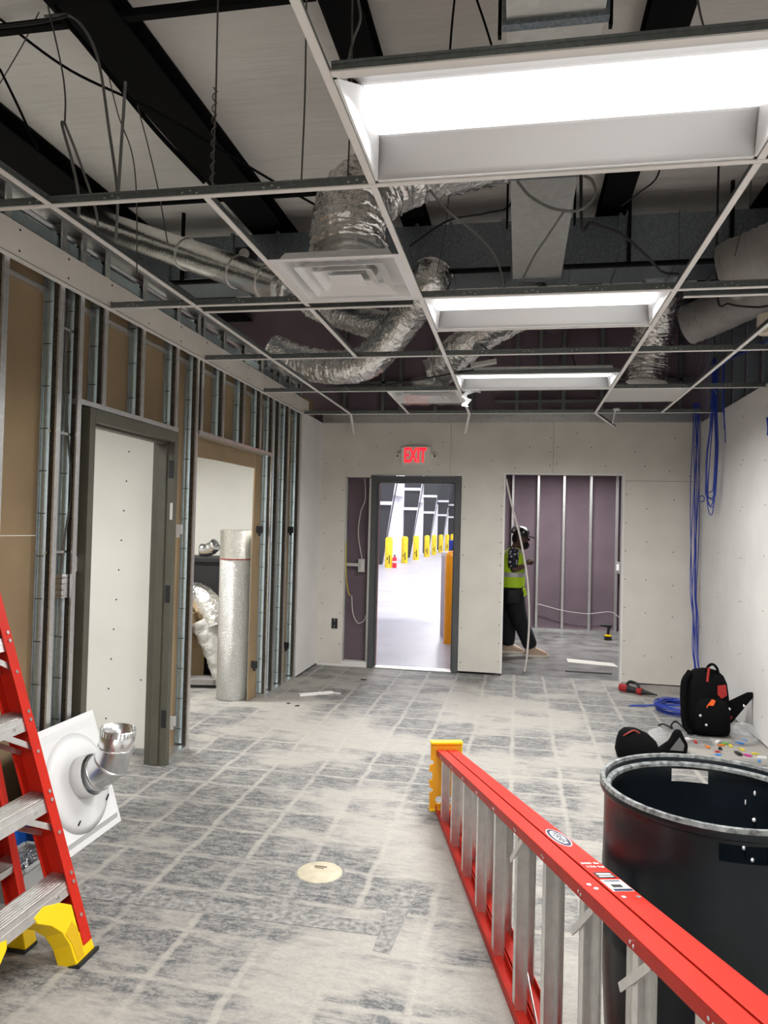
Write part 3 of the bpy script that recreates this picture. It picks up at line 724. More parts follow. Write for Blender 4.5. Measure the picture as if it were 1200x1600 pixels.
# right-hand grey jacketed ducts
gj = thing('wrapped_duct', 'grey jacketed duct with a blunt end above the right wall', 'duct', (1.393, 6.000, 3.321))
flex('jacket', [(1.275, 6.000, 3.234), (1.416, 5.900, 3.276), (1.588, 5.700, 3.321), (1.792, 5.400, 3.354)], .155, GREYJ, None, parent=gj, crinkle=.05)
MB().lathe([(.0001, -.02), (.10, -.015), (.15, .0), (.15, .03)], (1.266, 6.000, 3.229), Vector((1.416, 5.900, 3.276))-Vector((1.275, 6.000, 3.234)), 24).build('end_cap', GREYJ, gj, smooth=True)
gk = thing('wrapped_duct', 'large crumpled grey duct entering at the upper right edge', 'duct', (1.566, 5.200, 3.381))
flex('jacket', [(1.247, 4.750, 3.213), (1.364, 4.650, 3.239), (1.592, 4.500, 3.293)], .18, GREYJ, None, parent=gk, crinkle=.07)
lp = thing('recessed_lamp', 'round pale lamp above the grid at the right edge', 'lamp', (1.473, 4.800, 2.844))
MB().lathe([(.0001, 0), (.05, .0), (.06, .03), (.06, .12), (.0001, .12)], (1.484, 4.800, 2.835), (0,0,1), 20).build('shade', mat('cream_lampshade', (.7, .62, .5), .5), lp, smooth=True)
# rectangular trunk duct across the room with seams
rd = thing('trunk_duct', 'dark galvanised rectangular trunk duct crossing above the grid', 'duct', (-.3, 5.7, 3.58))
x = -3.6; widths = (.42, .30, .55, .38, .30, .47, .36, .26, .40, .52, .33)
i = 0
while x < 2.2:
    w_ = widths[i % len(widths)]; i += 1
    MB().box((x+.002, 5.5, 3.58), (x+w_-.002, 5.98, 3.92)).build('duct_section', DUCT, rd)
    MB().box((x+w_-.012, 5.485, 3.565), (x+w_+.012, 5.995, 3.935)).build('seam_flange', DUCT, rd)
    x += w_
for x_ in (-3.4, -2.75, -1.25, .75, 1.45):
    MB().box((x_-.012, 5.46, 3.545), (x_+.012, 5.484, 4.115)).build('hanger_strap', BLACKST, rd)
MB().box((-3.6, 5.46, 3.535), (2.2, 5.50, 3.562)).build('support_angle', BLACKST, rd)
bd_ = thing('branch_duct', 'light sheet-metal duct running lengthwise above the lights', 'duct', (.09, 3.8, 3.3))
for y0, y1 in ((-.6, .8), (.8, 2.45), (2.45, 3.52), (3.52, 5.0)):
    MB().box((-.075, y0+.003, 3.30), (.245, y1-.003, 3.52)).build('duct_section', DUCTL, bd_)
    MB().box((-.09, y1-.018, 3.285), (.26, y1+.018, 3.535)).build('drive_cleat', DUCT, bd_)
MB().prism([(-.075, 3.30), (.245, 3.30), (.245, 3.52), (-.075, 3.52)], (0, 5.018, 0), (1,0,0), (0,0,1), (0, .44, .27)).build('offset_section', DUCTL, bd_)
for y in (2.5, 4.115):
    for x_ in (-.10, .27): MB().box((x_-.006, y-.012, 3.29), (x_+.006, y+.012, 4.115)).build('hanger_strap', BLACKST, bd_)
# emergency speaker / junction on the beam
jb = thing('junction_box', 'round pale horn device on dark bracket above the near diffuser', 'device', (-1.861, 4.600, 3.408))
c = Vector((-1.861, 4.600, 3.408))
MB().box(c+Vector((-.07, 0, -.06)), c+Vector((.07, .06, .05))).build('bracket', BLACK, jb, bevel=.004)
MB().lathe([(.0001, .03), (.02, .03), (.035, .015), (.035, 0), (.0001, 0)], c, (0,-1,0), 20).build('horn', mat('cream_horn', (.5, .48, .44), .5), jb, smooth=True)

# ================================================================== WIRES AND CABLES above the grid
for x_, lab in ((-1.095, 'twisted hanger wire above the near main tee, left of the beam edge'), (-.765, 'straight hanger wire just left of the near big light'), (-.60, 'short hanger wire beside the near big light')):
    h = wire('hanger_wire', [(x_, ROW(4), ZC+.035), (x_+.004, ROW(4), 3.1), (x_-.003, ROW(4)+.01, 3.5), (x_, ROW(4)+.02, 4.125)], .0032, WIRE, lab, 'wire', 'hanger wires')
b = MB().tube([(-1.095+.008*math.cos(k*.9), ROW(4)+.008*math.sin(k*.9), ZC+.04+.006*k) for k in range(60)], .0022, 5)
tag(b.build('wire_twist', WIRE, origin=(-1.095, ROW(4), ZC), smooth=True), 'twisted tail of hanger wire on the near main tee', 'wire')
for i, (pts, r, m, lab) in enumerate((
    ([(-2.152, 2.900, 3.913), (-2.005, 2.800, 3.570), (-1.908, 2.700, 3.360), (-1.835, 2.600, 3.176)], .004, WIRE, 'thin wire dropping to a loop at the upper left'),
    ([(-1.836, 2.600, 3.184), (-1.847, 2.600, 3.177), (-1.764, 2.550, 3.002), (-1.697, 2.500, 2.847), (-1.691, 2.500, 2.747)], .0058, MC, 'armoured cable loop hanging at the upper left'),
    ([(-1.836, 2.600, 3.184), (-1.783, 2.600, 3.068), (-1.721, 2.600, 2.921), (-1.683, 2.600, 2.816), (-1.672, 2.600, 2.751)], .0052, MC, 'second limb of the armoured cable loop at the upper left'),
    ([(-2.241, 3.000, 3.949), (-2.079, 2.950, 3.899), (-1.921, 2.850, 3.737), (-1.756, 2.700, 3.482), (-1.639, 2.600, 3.148), (-1.532, 2.500, 2.837), (-1.531, 2.500, 2.652)], .0062, MC, 'long grey cable arching over the rafter'),
    ([(-2.478, 3.000, 3.922), (-2.274, 3.000, 3.922), (-2.079, 2.950, 3.899)], .007, BLACK, 'black cable sweeping in from the top left corner'),
    ([(-1.573, 2.600, 3.328), (-1.551, 2.550, 3.063), (-1.527, 2.500, 2.842)], .006, MC, 'straight armoured drop beside the arching cable'),
    ([(-2.035, 3.200, 3.797), (-1.907, 3.100, 3.507), (-1.775, 3.000, 3.276), (-1.685, 2.900, 3.032), (-1.669, 2.900, 2.663)], .003, WIRE, 'fine wire hanging left of the rafter, bent near its top'),
    ([(-1.751, 3.000, 3.481), (-1.634, 2.900, 3.228), (-1.524, 2.800, 2.976), (-1.476, 2.800, 2.756)], .003, WIRE, 'fine slanting wire hanging beneath the rafter'),
    ([(-2.417, 3.200, 4.143), (-2.511, 3.200, 3.972), (-2.631, 3.200, 3.787)], .003, WIRE, 'fine wire running down to the left frame edge'),
    ([(-2.645, 3.200, 4.118), (-2.377, 3.400, 3.956), (-1.966, 3.600, 3.804), (-1.441, 4.000, 3.585), (-1.170, 4.300, 3.511)], .007, BLACKST, 'thin black brace rod crossing behind the near rafter'),
    ([(-2.470, 3.000, 3.717), (-2.359, 3.000, 3.517), (-2.257, 3.000, 3.320)], .006, BLACKST, 'short black rod at the left edge below the rafter'),
    ([(-2.193, 3.000, 3.990), (-2.001, 3.050, 3.760), (-1.723, 3.100, 3.431), (-1.505, 3.200, 3.207)], .012, BLACKST, 'dark conduit running along the rafter edge'),
    ([(-0.312, 3.000, 3.812), (-0.320, 3.000, 3.704), (-0.326, 3.000, 3.595)], .005, BLACKST, 'left of two dark rods above the big light'),
    ([(-0.218, 3.000, 3.802), (-0.184, 3.000, 3.703), (-0.153, 3.000, 3.605)], .005, BLACKST, 'right of two dark rods above the big light'),
    ([(0.050, 2.600, 3.479), (0.078, 2.600, 3.430), (0.108, 2.600, 3.376), (0.133, 2.600, 3.332)], .0062, MC, 'armoured whip across the duct above the big light'),
    ([(-0.655, 2.700, 3.631), (-0.645, 2.700, 3.554), (-0.669, 2.700, 3.481), (-0.662, 2.600, 3.334)], .005, MC, 'thin whip at the left corner of the big light'),
    ([(0.633, 2.900, 3.634), (0.645, 2.900, 3.571), (0.639, 2.800, 3.441)], .004, WIRE, 'fine wire above the right half of the big light'),
    ([(-0.423, 3.200, 3.103), (-0.350, 3.300, 3.047), (-0.238, 3.400, 2.987), (-0.150, 3.500, 2.921), (-0.112, 3.600, 2.861), (-0.098, 3.600, 2.787)], .0058, MC, 'pale armoured whip curving down to the middle light'),
    ([(-0.038, 3.200, 3.119), (0.024, 3.200, 3.045), (0.121, 3.200, 2.988), (0.229, 3.200, 2.976), (0.294, 3.200, 3.037), (0.280, 3.200, 3.102), (0.245, 3.200, 3.124)], .0062, MC, 'armoured whip looped below the light duct'),
    ([(0.167, 3.300, 3.012), (0.102, 3.400, 2.946), (0.047, 3.500, 2.897), (-0.020, 3.600, 2.794)], .0058, MC, 'armoured whip running down the light duct face'),
    ([(0.244, 3.300, 3.020), (0.310, 3.500, 3.043), (0.491, 3.900, 3.145), (0.655, 4.115, 3.101), (0.862, 4.800, 3.247), (0.998, 5.000, 3.299)], .008, BLACK, 'black cable drooping past the trunk duct'),
    ([(-0.088, 4.800, 3.753), (-0.254, 4.800, 3.686), (-0.508, 4.800, 3.648), (-0.732, 4.600, 3.408)], .007, BLACK, 'black cable swagged left of the light duct'),
    ([(-0.489, 4.600, 3.666), (-0.516, 4.600, 3.418), (-0.549, 4.600, 3.233)], .003, WIRE, 'thin wire dropping to the dark foil duct'),
    ([(0.798, 4.600, 3.796), (0.703, 4.700, 3.722), (0.602, 4.800, 3.684)], .006, BLACK, 'short black rod above the trunk duct'),
    ([(1.202, 4.200, 3.424), (1.159, 4.200, 3.251), (1.128, 4.200, 3.111)], .003, WIRE, 'fine slanting wire right of the light duct'),
    ([(0.397, 6.900, 3.558), (0.359, 6.900, 3.379), (0.330, 6.900, 3.110)], .004, WIRE, 'thin wire between the middle and far lights'),
    ([(0.741, 6.900, 3.548), (0.762, 6.900, 3.310), (0.788, 6.900, 3.132)], .004, WIRE, 'thin wire left of the upright foil duct'),
    ([(0.390, 6.000, 3.049), (0.454, 6.000, 2.830), (0.584, 6.300, 2.756), (0.684, 6.500, 2.753)], .006, BLACK, 'black lead hanging before the farthest light'),
    ([(-0.189, 6.000, 3.103), (-0.089, 6.100, 3.234), (0.124, 6.300, 3.321), (0.289, 6.400, 3.306)], .006, WIRE, 'grey lead arched behind the middle light'),
    ([(1.237, 5.000, 3.176), (1.316, 5.000, 3.090), (1.471, 5.000, 3.064), (1.547, 5.000, 3.070)], .007, BLACK, 'black cable under the grey jacketed duct'),
    )):
    if lab.split()[0:2] in (['black', 'cable'], ['thin', 'wire'], ['short', 'black'], ['fine', 'slanting'], ['grey', 'lead']) and pts[0][1] > 3.1:
        pts = [(pts[0][0], pts[0][1], 4.12)]+pts          # fixed to the roof
    wire('cable', pts, r, m, lab, 'cable')
for k in range(5):
    x_ = 1.436+.028*k
    wire('cable', [(x_, 6.4, 3.403), (x_-.015+.01*k, 6.4, 3.123), (x_-.03-.02*(k % 2), 6.4, 2.903), (x_-.01+.015*k, 6.4, 2.758)], .004, WIRE, 'one of the thin grey wires hanging below the jacketed duct', 'cable', 'grey wires below the jacketed duct')
# small bits on the left wall above the doors : studs, cables and boxes
eb = thing('electrical_box', 'steel electrical box with two armoured cables between the left studs', 'electrical box', (-2.290, 3.366, 1.277))
c = Vector((-2.295, 3.370, 1.244))
MB().box(c+Vector((-.03, -.055, -.06)), c+Vector((.03, .055, .06))).build('box', GALV, eb, bevel=.003)
for k in range(4): MB().box(c+Vector((-.0305, -.056, -.05+.03*k)), c+Vector((.031, .056, -.043+.03*k))).build('bracket_rib', STEEL, eb)
MB().prism([(-.03, -.04), (.03, -.04), (.03, .03), (0, .045), (-.03, .03)], c+Vector((.01, .06, .11)), (0,1,0), (0,0,1), (.012, 0, 0)).build('bracket_plate', WHITE, eb)
for dy in (-.02, .018):
    wire('armoured_cable', [c+Vector((0, dy, .06)), c+Vector((.01, dy+.005, .25)), c+Vector((.02, dy+.03, .5)), c+Vector((0, dy+.01, .8)), c+Vector((-.01, dy-.02, 1.1)), c+Vector((-.01, dy, 1.5)), c+Vector((-.01, dy, 1.75))], .0052, MC, parent=eb)
for z in (1.42, 2.02, 2.55): MB().box((XL-.04, 3.20, z-.006), (XL-.03, 3.40, z+.006)).build('cable_support', STEEL, eb)

# ================================================================== EXIT SIGN, OUTLETS
es = thing('exit_sign', 'white exit sign with red letters above the exit doorway', 'sign', (-1.145, D, 2.388))
cx, cz = -1.145, 2.388
def rrect(w, h, r, n=5):
    o = []
    for sx, sy, a0 in ((1,1,0), (-1,1,PI/2), (-1,-1,PI), (1,-1,1.5*PI)):
        for i in range(n+1):
            a = a0+PI/2*i/n; o.append((sx*(w/2-r)+r*math.cos(a), sy*(h/2-r)+r*math.sin(a)))
    return o
IV = mat('ivory_plastic', (.80, .78, .72), .45)
MB().prism(rrect(.325, .215, .03), (cx, D-.055, cz), (1,0,0), (0,0,1), (0, .055, 0)).build('housing', IV, es, bevel=.008)
for s in (-1, 1):
    q = MB().prism([(s*.15, .06), (s*.19, .025), (s*.19, -.025), (s*.15, -.06)], (cx, D-.03, cz), (1,0,0), (0,0,1), (0, .03, 0)).build('side_ear', IV, es)
    MB().lathe([(.012, -.005), (.027, -.005), (.027, .03), (.0001, .03)], (cx+s*.21, D-.03, cz+.003), (0, 1, 0), 20).build('lamp_ring', IV, es, smooth=True)
EX = mat('lit_red_letters', (.9, .02, .02), .5, emit=((1, .012, .03), 1.6))
lettering(MB(), 'EXIT', .185, (cx-.008, D-.0575, cz+.002), (1,0,0), (0,0,1.22), .66).build('letters', EX, es, solid=.003)
def outlet(x, y, z, lab):
    t = thing('wall_outlet', lab, 'outlet', (x, y, z))
    MB().box((x-.035, y-.006, z-.058), (x+.035, y, z+.058)).build('plate', BLACK, t, bevel=.002)
    for dz in (-.025, .025): MB().prism(rrect(.034, .03, .012, 3), (x, y-.009, z+dz), (1,0,0), (0,0,1), (0, .003, 0)).build('socket', mat('dark_grey_socket', (.06, .06, .06), .5), t)
    for dz in (-.047, .047): MB().disc((x, y-.0062, z+dz), .006, (0,-1,0), 8).build('screw', STEEL, t)
outlet(-2.04, D, .478, 'black duplex outlet low on the wall left of the recess')
rb = thing('junction_box', 'grey steel junction box on a rail inside the narrow recess', 'electrical box', (-1.77, D+.05, 1.13))
MB().box((-1.79, D+.03, 1.07), (-1.715, D+.085, 1.22)).build('box', GALV, rb, bevel=.003)
MB().box((-1.955, D+.028, 1.135), (-1.79, D+.034, 1.17)).build('rail', GALV, rb)
MB().box((-1.765, D+.024, 1.10), (-1.73, D+.03, 1.19)).build('switch_yoke', STEEL, rb)
for pts, m, lab in (([(-1.75, D+.05, 1.22), (-1.80, D+.05, 1.5), (-1.78, D+.05, 1.75), (-1.73, D+.05, 1.9), (-1.74, D+.05, 2.14)], mat('white_cable', (.6, .6, .56), .5), 'white cable looping down the narrow recess to the box'),
                    ([(-1.93, D+.01, 1.40), (-1.92, D, 1.05), (-1.89, D, .85), (-1.87, D+.01, .80)], mat('yellow_cable', (.65, .5, .03), .5), 'yellow cable hanging at the left of the narrow recess'),
                    ([(-1.86, D+.05, .80), (-1.84, D+.05, .60), (-1.78, D+.05, .49), (-1.71, D+.05, .52), (-1.69, D+.05, .58)], MATS['white_cable'], 'white cable tail in the bottom of the narrow recess')):
    wire('cable', pts, .005, m, lab, 'cable')
for p, m, lab in (((-2.240, 4.668, 1.524), WHITE, 'white clip on the post left of the wide side opening'), ((-2.240, 4.659, 0.219), WHITE, 'white clip low on the post beside the side door'), ((-2.240, 6.257, 1.524), BLACK, 'dark clip high on the jamb right of the side opening'), ((-2.240, 6.223, 0.319), BLACK, 'dark clip low on the jamb right of the side opening'), ((-2.240, 7.163, 1.524), BLACK, 'dark clip high on the stud nearest the corner'), ((-2.240, 7.118, 0.351), BLACK, 'dark clip low on the stud nearest the corner')):
    p = Vector(p); p.x = XL-.03
    q = MB().prism([(-.03, .045), (.03, .045), (.03, -.02), (.012, -.02), (.012, -.045), (-.012, -.045), (-.012, -.02), (-.03, -.02)], (p.x-.02, p.y-.042, p.z), (1,0,0), (0,0,1), (0, .004, 0))
    tag(q.build('stud_clip', m, origin=p), lab, 'clip', 'clips on the left studs')

# ================================================================== STEPLADDER leaning at the left
sl = thing('stepladder', 'red fibreglass stepladder with aluminium steps leaning on the left wall', 'ladder', (-1.6, 2.2, 0), 'red stepladders')
k_ = math.hypot(1, .344); R_ = Vector((-.344, 0, 1))/k_; NF = Vector((1, 0, .344))/k_; YV = Vector((0,1,0))
def SP(s, dep, y): return Vector((-1.497, y, 0))+R_*s-NF*dep
YF = 2.46
def near(s): return YF-.60+.075*s
Ls = 2.12
for side in (0, 1):
    s0, s1 = .05, Ls
    if side == 0: y0, y1, sg = YF, YF, -1
    else: y0, y1, sg = near(s0), near(s1), 1
    P, Q = SP(s0, 0, y0), SP(s1, 0, y1); dv = Q-P
    b = MB().obox(P, dv, -NF*.092, YV*(.004 if sg < 0 else -.004))
    b.obox(P, dv, -NF*.004, YV*sg*.044).obox(P-NF*.088, dv, -NF*.004, YV*sg*.040)
    r0 = b.build('front_rail', RED, sl)
    b = MB()
    for k in range(6):
        s = .27+.305*k
        for ds in (0, .032): b.disc(SP(s+ds, -.0005, (YF if side == 0 else near(s))+sg*.016), .0075, NF, 10, .004)
        b.disc(SP(s-.12, -.0005, (YF if side == 0 else near(s))+sg*.022), .007, NF, 10, .004)
    b.build('rivets', STEEL, r0, smooth=True)
for k in range(6):
    s = .285+.305*k
    P = SP(s, .006, YF-.004); W = near(s)-YF+.010
    b = MB().obox(P, (0, W, 0), (-.085, 0, .006), (0, 0, -.004)).obox(P, (0, W, 0), (-.004, 0, 0), R_*-.05).obox(P+Vector((-.085, 0, .006)), (0, W, 0), (.004, 0, 0), R_*-.04)
    for j in range(7): b.obox(P+Vector((-.008-.011*j, 0, .001+.0008*j)), (0, W, 0), (-.004, 0, 0), (0, 0, .003))
    b.obox(P+R_*-.018+Vector((.0,0,0)), (0, W, 0), (.0015, 0, 0), R_*-.004)
    st = b.build('step', ALU, sl)
    MB().disc(P+Vector((.0005, -.10, 0))+R_*-.03, .007, NF, 10, .004).build('rivet', STEEL, st)
    for ya, yb in ((YF-.17, YF-.008), (near(s)+.17, near(s)+.008)):
        MB().bar(SP(s-.03, .012, ya), SP(s-.125, .012, yb), .022, .003, NF).build('knee_brace', ALU, st)
        MB().bar(SP(s-.03, .08, ya), SP(s-.125, .08, yb), .020, .003, NF).build('knee_brace', ALU, st)
def RP(z, y): return Vector((-1.742-.252*z, y, z))
for side in (0, 1):
    y0, y1, sg = (YF, YF-.03, -1) if side == 0 else (near(0)-.02, near(2)+.02, 1)
    P, Q = RP(.05, y0), RP(2.02, y1); dv = Q-P
    MB().obox(P, dv, (-.068, 0, 0), YV*.004).obox(P, dv, (-.004, 0, 0), YV*sg*.032).obox(P+Vector((-.064,0,0)), dv, (-.004, 0, 0), YV*sg*.032).build('rear_rail', RED, sl)
for z in (.30, .72, 1.14, 1.56):
    MB().obox(RP(z, near(z)+.01), (0, YF-near(z)-.02, 0), (-.05, 0, .02), (0, 0, -.003)).obox(RP(z, near(z)+.01), (0, YF-near(z)-.02, 0), (-.003, 0, 0), (0, 0, -.03)).build('rear_brace', ALU, sl)
# top cap
tp = SP(Ls, 0, 0)
MB().box((tp.x-.16, near(Ls)-.02, tp.z-.02), (tp.x+.02, YF+.02, tp.z+.035)).build('top_cap', YEL, sl, bevel=.01)
# boots
for y, sg in ((YF, -1), (near(0), 1)):
    poly = [(-.012, .012), (.100, .012), (.104, .085), (.125, .14), (.165, .185), (.225, .225), (.235, .25), (.18, .262), (.10, .235), (.046, .20), (.046, .10), (-.008, .10)]
    f_ = MB().prism(poly, SP(0, .078, y), YV*sg, R_, NF*.074).build('boot', YEL, sl, bevel=.003)
    MB().prism([(.052, .022), (.090, .022), (.096, .085), (.115, .13), (.07, .15), (.052, .12)], SP(0, .004, y), YV*sg, R_, NF*.002).build('boot_recess_shade', mat('shaded_yellow_plastic', (.62, .38, .0), .5), f_)  # flat plate, the recess's shade is put into its darker yellow
    MB().obox(SP(0, .104, y)+YV*sg*-.016, YV*sg*.122, NF*.112, (0, 0, .014)).build('foot_pad', RUB, f_)
    g_ = MB().obox(RP(.0, y)+Vector((.008, 0, .012)), (-.084, 0, 0), YV*sg*.065, Vector((-.025, 0, .10))).build('rear_boot', YEL, sl, bevel=.004)
    MB().obox(RP(.0, y)+Vector((.01, 0, 0)), (-.088, 0, 0), YV*sg*.07, (0, 0, .013)).build('foot_pad', RUB, g_)

# ================================================================== STEPLADDER lying on its side
ll = thing('stepladder', 'long red stepladder lying on its side across the floor', 'ladder', (-.428, 4.086, 0), 'red stepladders')
LA, LD, LN, LZ = Vector((-.428, 4.086, 0)), Vector((.257, -.966, 0)).normalized(), Vector((.966, .257, 0)).normalized(), Vector((0,0,1))
def LP(s, n, z): return LA+LD*s+LN*n+LZ*z
def zt(s): return .345+.163*s
LEN = 3.04
for n0, n1, nm in ((0, .051, 'front_rail'), (.057, .118, 'rear_rail')):
    P, Q = LP(0, n0, zt(0)), LP(LEN, n0, zt(LEN)); dv = Q-P; w_ = LN*(n1-n0)
    MB().obox(P-LZ*.004, dv, w_, LZ*.004).obox(P-LZ*.034, dv, LN*.004, LZ*.031).obox(P+w_-LN*.004-LZ*.034, dv, LN*.004, LZ*.031).build(nm, RED, ll, bevel=.0015)
    P = LP(0, n0, .003); dv = LD*LEN
    MB().obox(P, dv, w_, LZ*.004).obox(P, dv, LN*.004, LZ*.034).obox(P+w_-LN*.004, dv, LN*.004, LZ*.034).build(nm, RED, ll, bevel=.0015)
for j in range(10):
    s = .16+.305*j
    if s > 3.0: break
    z0, z1 = .008, zt(s)-.006
    b = MB().obox(LP(s, .005, z0), LD*.003, LN*.043, LZ*(z1-z0)).obox(LP(s, .005, z0), LD*.030, LN*.003, LZ*(z1-z0)).obox(LP(s, .045, z0), LD*.026, LN*.003, LZ*(z1-z0))
    for q in range(3): b.obox(LP(s-.003, .012+.011*q, z0), LD*.003, LN*.004, LZ*(z1-z0))
    st = b.build('step', ALU, ll)
    b = MB()
    for ds in (.006, .022): b.disc(LP(s+ds, -.0005, zt(s)-.018), .004, -LN, 8, .002)
    b.build('rivets', STEEL, st)
    s += .15
    z1 = zt(s)-.006
    if s < 2.98:
        MB().obox(LP(s, .061, z0), LD*.003, LN*.053, LZ*(z1-z0)).obox(LP(s, .061, z0), LD*.03, LN*.003, LZ*(z1-z0)).obox(LP(s, .111, z0), LD*.03, LN*.003, LZ*(z1-z0)).build('rear_brace', ALU, ll)
for s in (1.72, 2.33, 2.63):
    z1 = zt(s)
    MB().bar(LP(s-.08, .002, z1-.15), LP(s+.06, .002, z1-.02), .018, .003, LN).build('knee_brace', ALU, ll)
    MB().bar(LP(s-.08, .05, .17), LP(s+.12, .05, .03), .022, .003, LN).build('knee_brace', ALU, ll)
# spreader bar folded between the rails
MB().bar(LP(1.45, .054, zt(1.45)-.06), LP(2.1, .054, zt(2.1)-.05), .022, .004, LN).build('spreader_bar', BLACKST, ll)
# amber top cap with tool slots and holes
def circ(cx_, cy_, r, n=14, ry=None): return [(cx_+r*math.cos(2*PI*i/n), cy_+(ry or r)*math.sin(2*PI*i/n)) for i in range(n)]
edge = [(-.03, 0), (.148, 0), (.148, .385), (-.03, .385), (-.03, .285), (-.012, .278), (-.012, .262), (-.034, .255), (-.038, .222), (-.018, .214), (-.018, .176), (-.038, .168), (-.032, .13), (-.014, .122), (-.014, .108), (-.033, .100)]
MB().prism(edge, LP(-.008, 0, .0), LN, LZ, LD*-.012, holes=[circ(.022, .062, .022), circ(.06, .19, .026, ry=.045), circ(.045, .225, .015), circ(.098, .06, .020, ry=.026)]).build('top_cap', ORG, ll)
b = MB().obox(LP(-.05, -.032, .372), LD*.052, LN*.182, LZ*.014).obox(LP(-.05, -.032, 0), LD*.052, LN*.182, LZ*.012).obox(LP(-.05, .140, .012), LD*.044, LN*.008, LZ*.36)
b.build('cap_rim', YEL, ll, bevel=.003)
for s in (LEN-.02,):
    for z in (0, zt(s)-.03): MB().obox(LP(s, -.01, z), LD*.09, LN*.14, LZ*.035).build('boot', YEL, ll, bevel=.004)
# decals on the upper rear rail
def top(s, n, dz=.0006): return LP(s, n, zt(s)+dz)
TD = (LP(1, 0, zt(1))-LP(0, 0, zt(0)))          # per metre of s, along the rail
NAVY = mat('navy_print', (.015, .02, .06), .4); PRW = mat('white_print', (.85, .85, .85), .45)
def ell(a, b_, n=28): return [(a*math.cos(2*PI*i/n), b_*math.sin(2*PI*i/n)) for i in range(n)]
OS = 1.875
for (a, b_, m, dz, nm) in ((.100, .026, PRW, .0005, 'logo_oval'), (.095, .0235, NAVY, .0009, 'logo_oval'), (.072, .0165, PRW, .0013, 'logo_oval')):
    MB().prism(ell(a, b_), top(OS, .0875, dz), TD, LN, LZ*.0003).build(nm, m, ll)
lettering(MB(), 'WERNER', .031, top(OS, .0875, .0021), TD, LN, .98).build('logo_letters', NAVY, ll)
lettering(MB(), '300 lb', .020, top(OS+.265, .086, .001), LN, -TD, 1.0).build('rating_letters', PRW, ll)
lettering(MB(), '136 kg', .018, top(OS+.295, .090, .001), LN, -TD, 1.0).build('rating_letters', PRW, ll)
for (s, n, ls, lw, m, dz) in ((OS+.365, .0885, .045, .046, BLACK, .0006), (OS+.358, .0885, .012, .036, PRW, .001), (OS+.376, .0885, .009, .036, PRW, .001), (OS+.445, .088, .085, .052, PRW, .0006), (OS+.478, .090, .016, .046, NAVY, .001), (OS+.45, .086, .022, .026, BLACK, .001), (OS+.412, .088, .008, .04, NAVY, .001)):
    MB().obox(top(s-ls/2, n-lw/2, dz), TD*ls, LN*lw, LZ*.0003).build('rating_label', m, ll)
b = MB()
for s, n in ((OS+.44, .020), (OS+.47, .026), (OS+.53, .070), (OS+.53, .105)): b.disc(top(s, n, .0003), .006, LZ, 8, .002)
b.build('rivets', STEEL, ll)

# ================================================================== BARREL
BCX, BCY = .55, 2.185
bar = thing('barrel', 'large open black plastic drum with dusty rim behind the lying ladder', 'barrel', (BCX, BCY, 0))
prof = [(.262, 0), (.270, .02), (.282, .2), (.290, .36), (.296, .46), (.299, .475), (.294, .49), (.294, .60), (.292, .70), (.291, .795), (.291, .838), (.296, .852)]
SEG = 96
nearslot = lambda k: abs(((k-24+48) % 96)-48) <= 3.1
farslot = lambda k: abs(((k-72+48) % 96)-48) <= 3.1
def skp(i, k): return i == 9 and (nearslot(k+.5) or farslot(k+.5))
ob = MB().lathe(prof, (BCX, BCY, 0), (0,0,1), SEG, skp)
inner = [(.252, .012)]+[(r-.010, z) for r, z in prof[2:]]
def skp2(i, k): return i == 8 and (nearslot(k+.5) or farslot(k+.5))
ob.lathe(inner, (BCX, BCY, 0), (0,0,1), SEG, skp2)
ob.lathe([(.0001, 0), (.262, 0)], (BCX, BCY, 0), (0,0,1), SEG).lathe([(.0001, .012), (.252, .012)], (BCX, BCY, 0), (0,0,1), SEG)
ob.build('body', DRUM, bar, smooth=50)
MB().lathe([(.286, .848), (.300, .850), (.3035, .856), (.303, .872), (.299, .880), (.291, .880), (.288, .872), (.287, .860), (.274, .856), (.272, .845), (.286, .848)], (BCX, BCY, 0), (0,0,1), SEG).build('rim', DRUM, bar, smooth=60)
MB().lathe([(.3037, .870), (.3005, .8805), (.290, .8808), (.2875, .872)], (BCX, BCY, 0), (0,0,1), SEG).lathe([(.286, .8605), (.2735, .8567), (.2715, .848)], (BCX, BCY, 0), (0,0,1), SEG).build('dusty_edge', DUST, bar, smooth=60)
b = MB(); rr_ = random.Random(3)
for k in range(9):
    a = math.radians(rr_.uniform(48, 62)); z = .80-.055*k*rr_.uniform(.6, 1.2)
    b.ball((BCX+.2795*math.cos(a), BCY+.2795*math.sin(a), z), .004*rr_.uniform(.5, 1.4), None, .009*rr_.uniform(.4, 1.2), 8, 6)
b.build('compound_splashes', PRW, bar, smooth=True)

# ================================================================== DIFFUSER standing on the floor
fd = thing('air_diffuser', 'white square diffuser panel leaning on the left wall with zinc elbow', 'diffuser', (-2.05, 3.24, 0), 'square supply diffusers')
C0 = Vector((-2.03, 2.945, .004)); EY = Vector((0, 1, 0)); EU = Vector((-.19, 0, .575)).normalized(); EN = EY.cross(EU).normalized()
if EN.x < 0: EN = -EN
S = .60
def FP(a, b_, h): return C0+EY*a+EU*b_+EN*h
def ring(a0, h0, a1, h1):
    v = []
    for a, h in ((a0, h0), (a1, h1)): v += [FP(S/2-a, S/2-a, h), FP(S/2+a, S/2-a, h), FP(S/2+a, S/2+a, h), FP(S/2-a, S/2+a, h)]
    return MB().add(v, [(0,1,5,4), (1,2,6,5), (2,3,7,6), (3,0,4,7)])
ring(.30, 0, .27, .004).build('frame', WHITE, fd, solid=.003)
ring(.27, .004, .235, .035).build('pan', WHITE, fd, solid=.002)
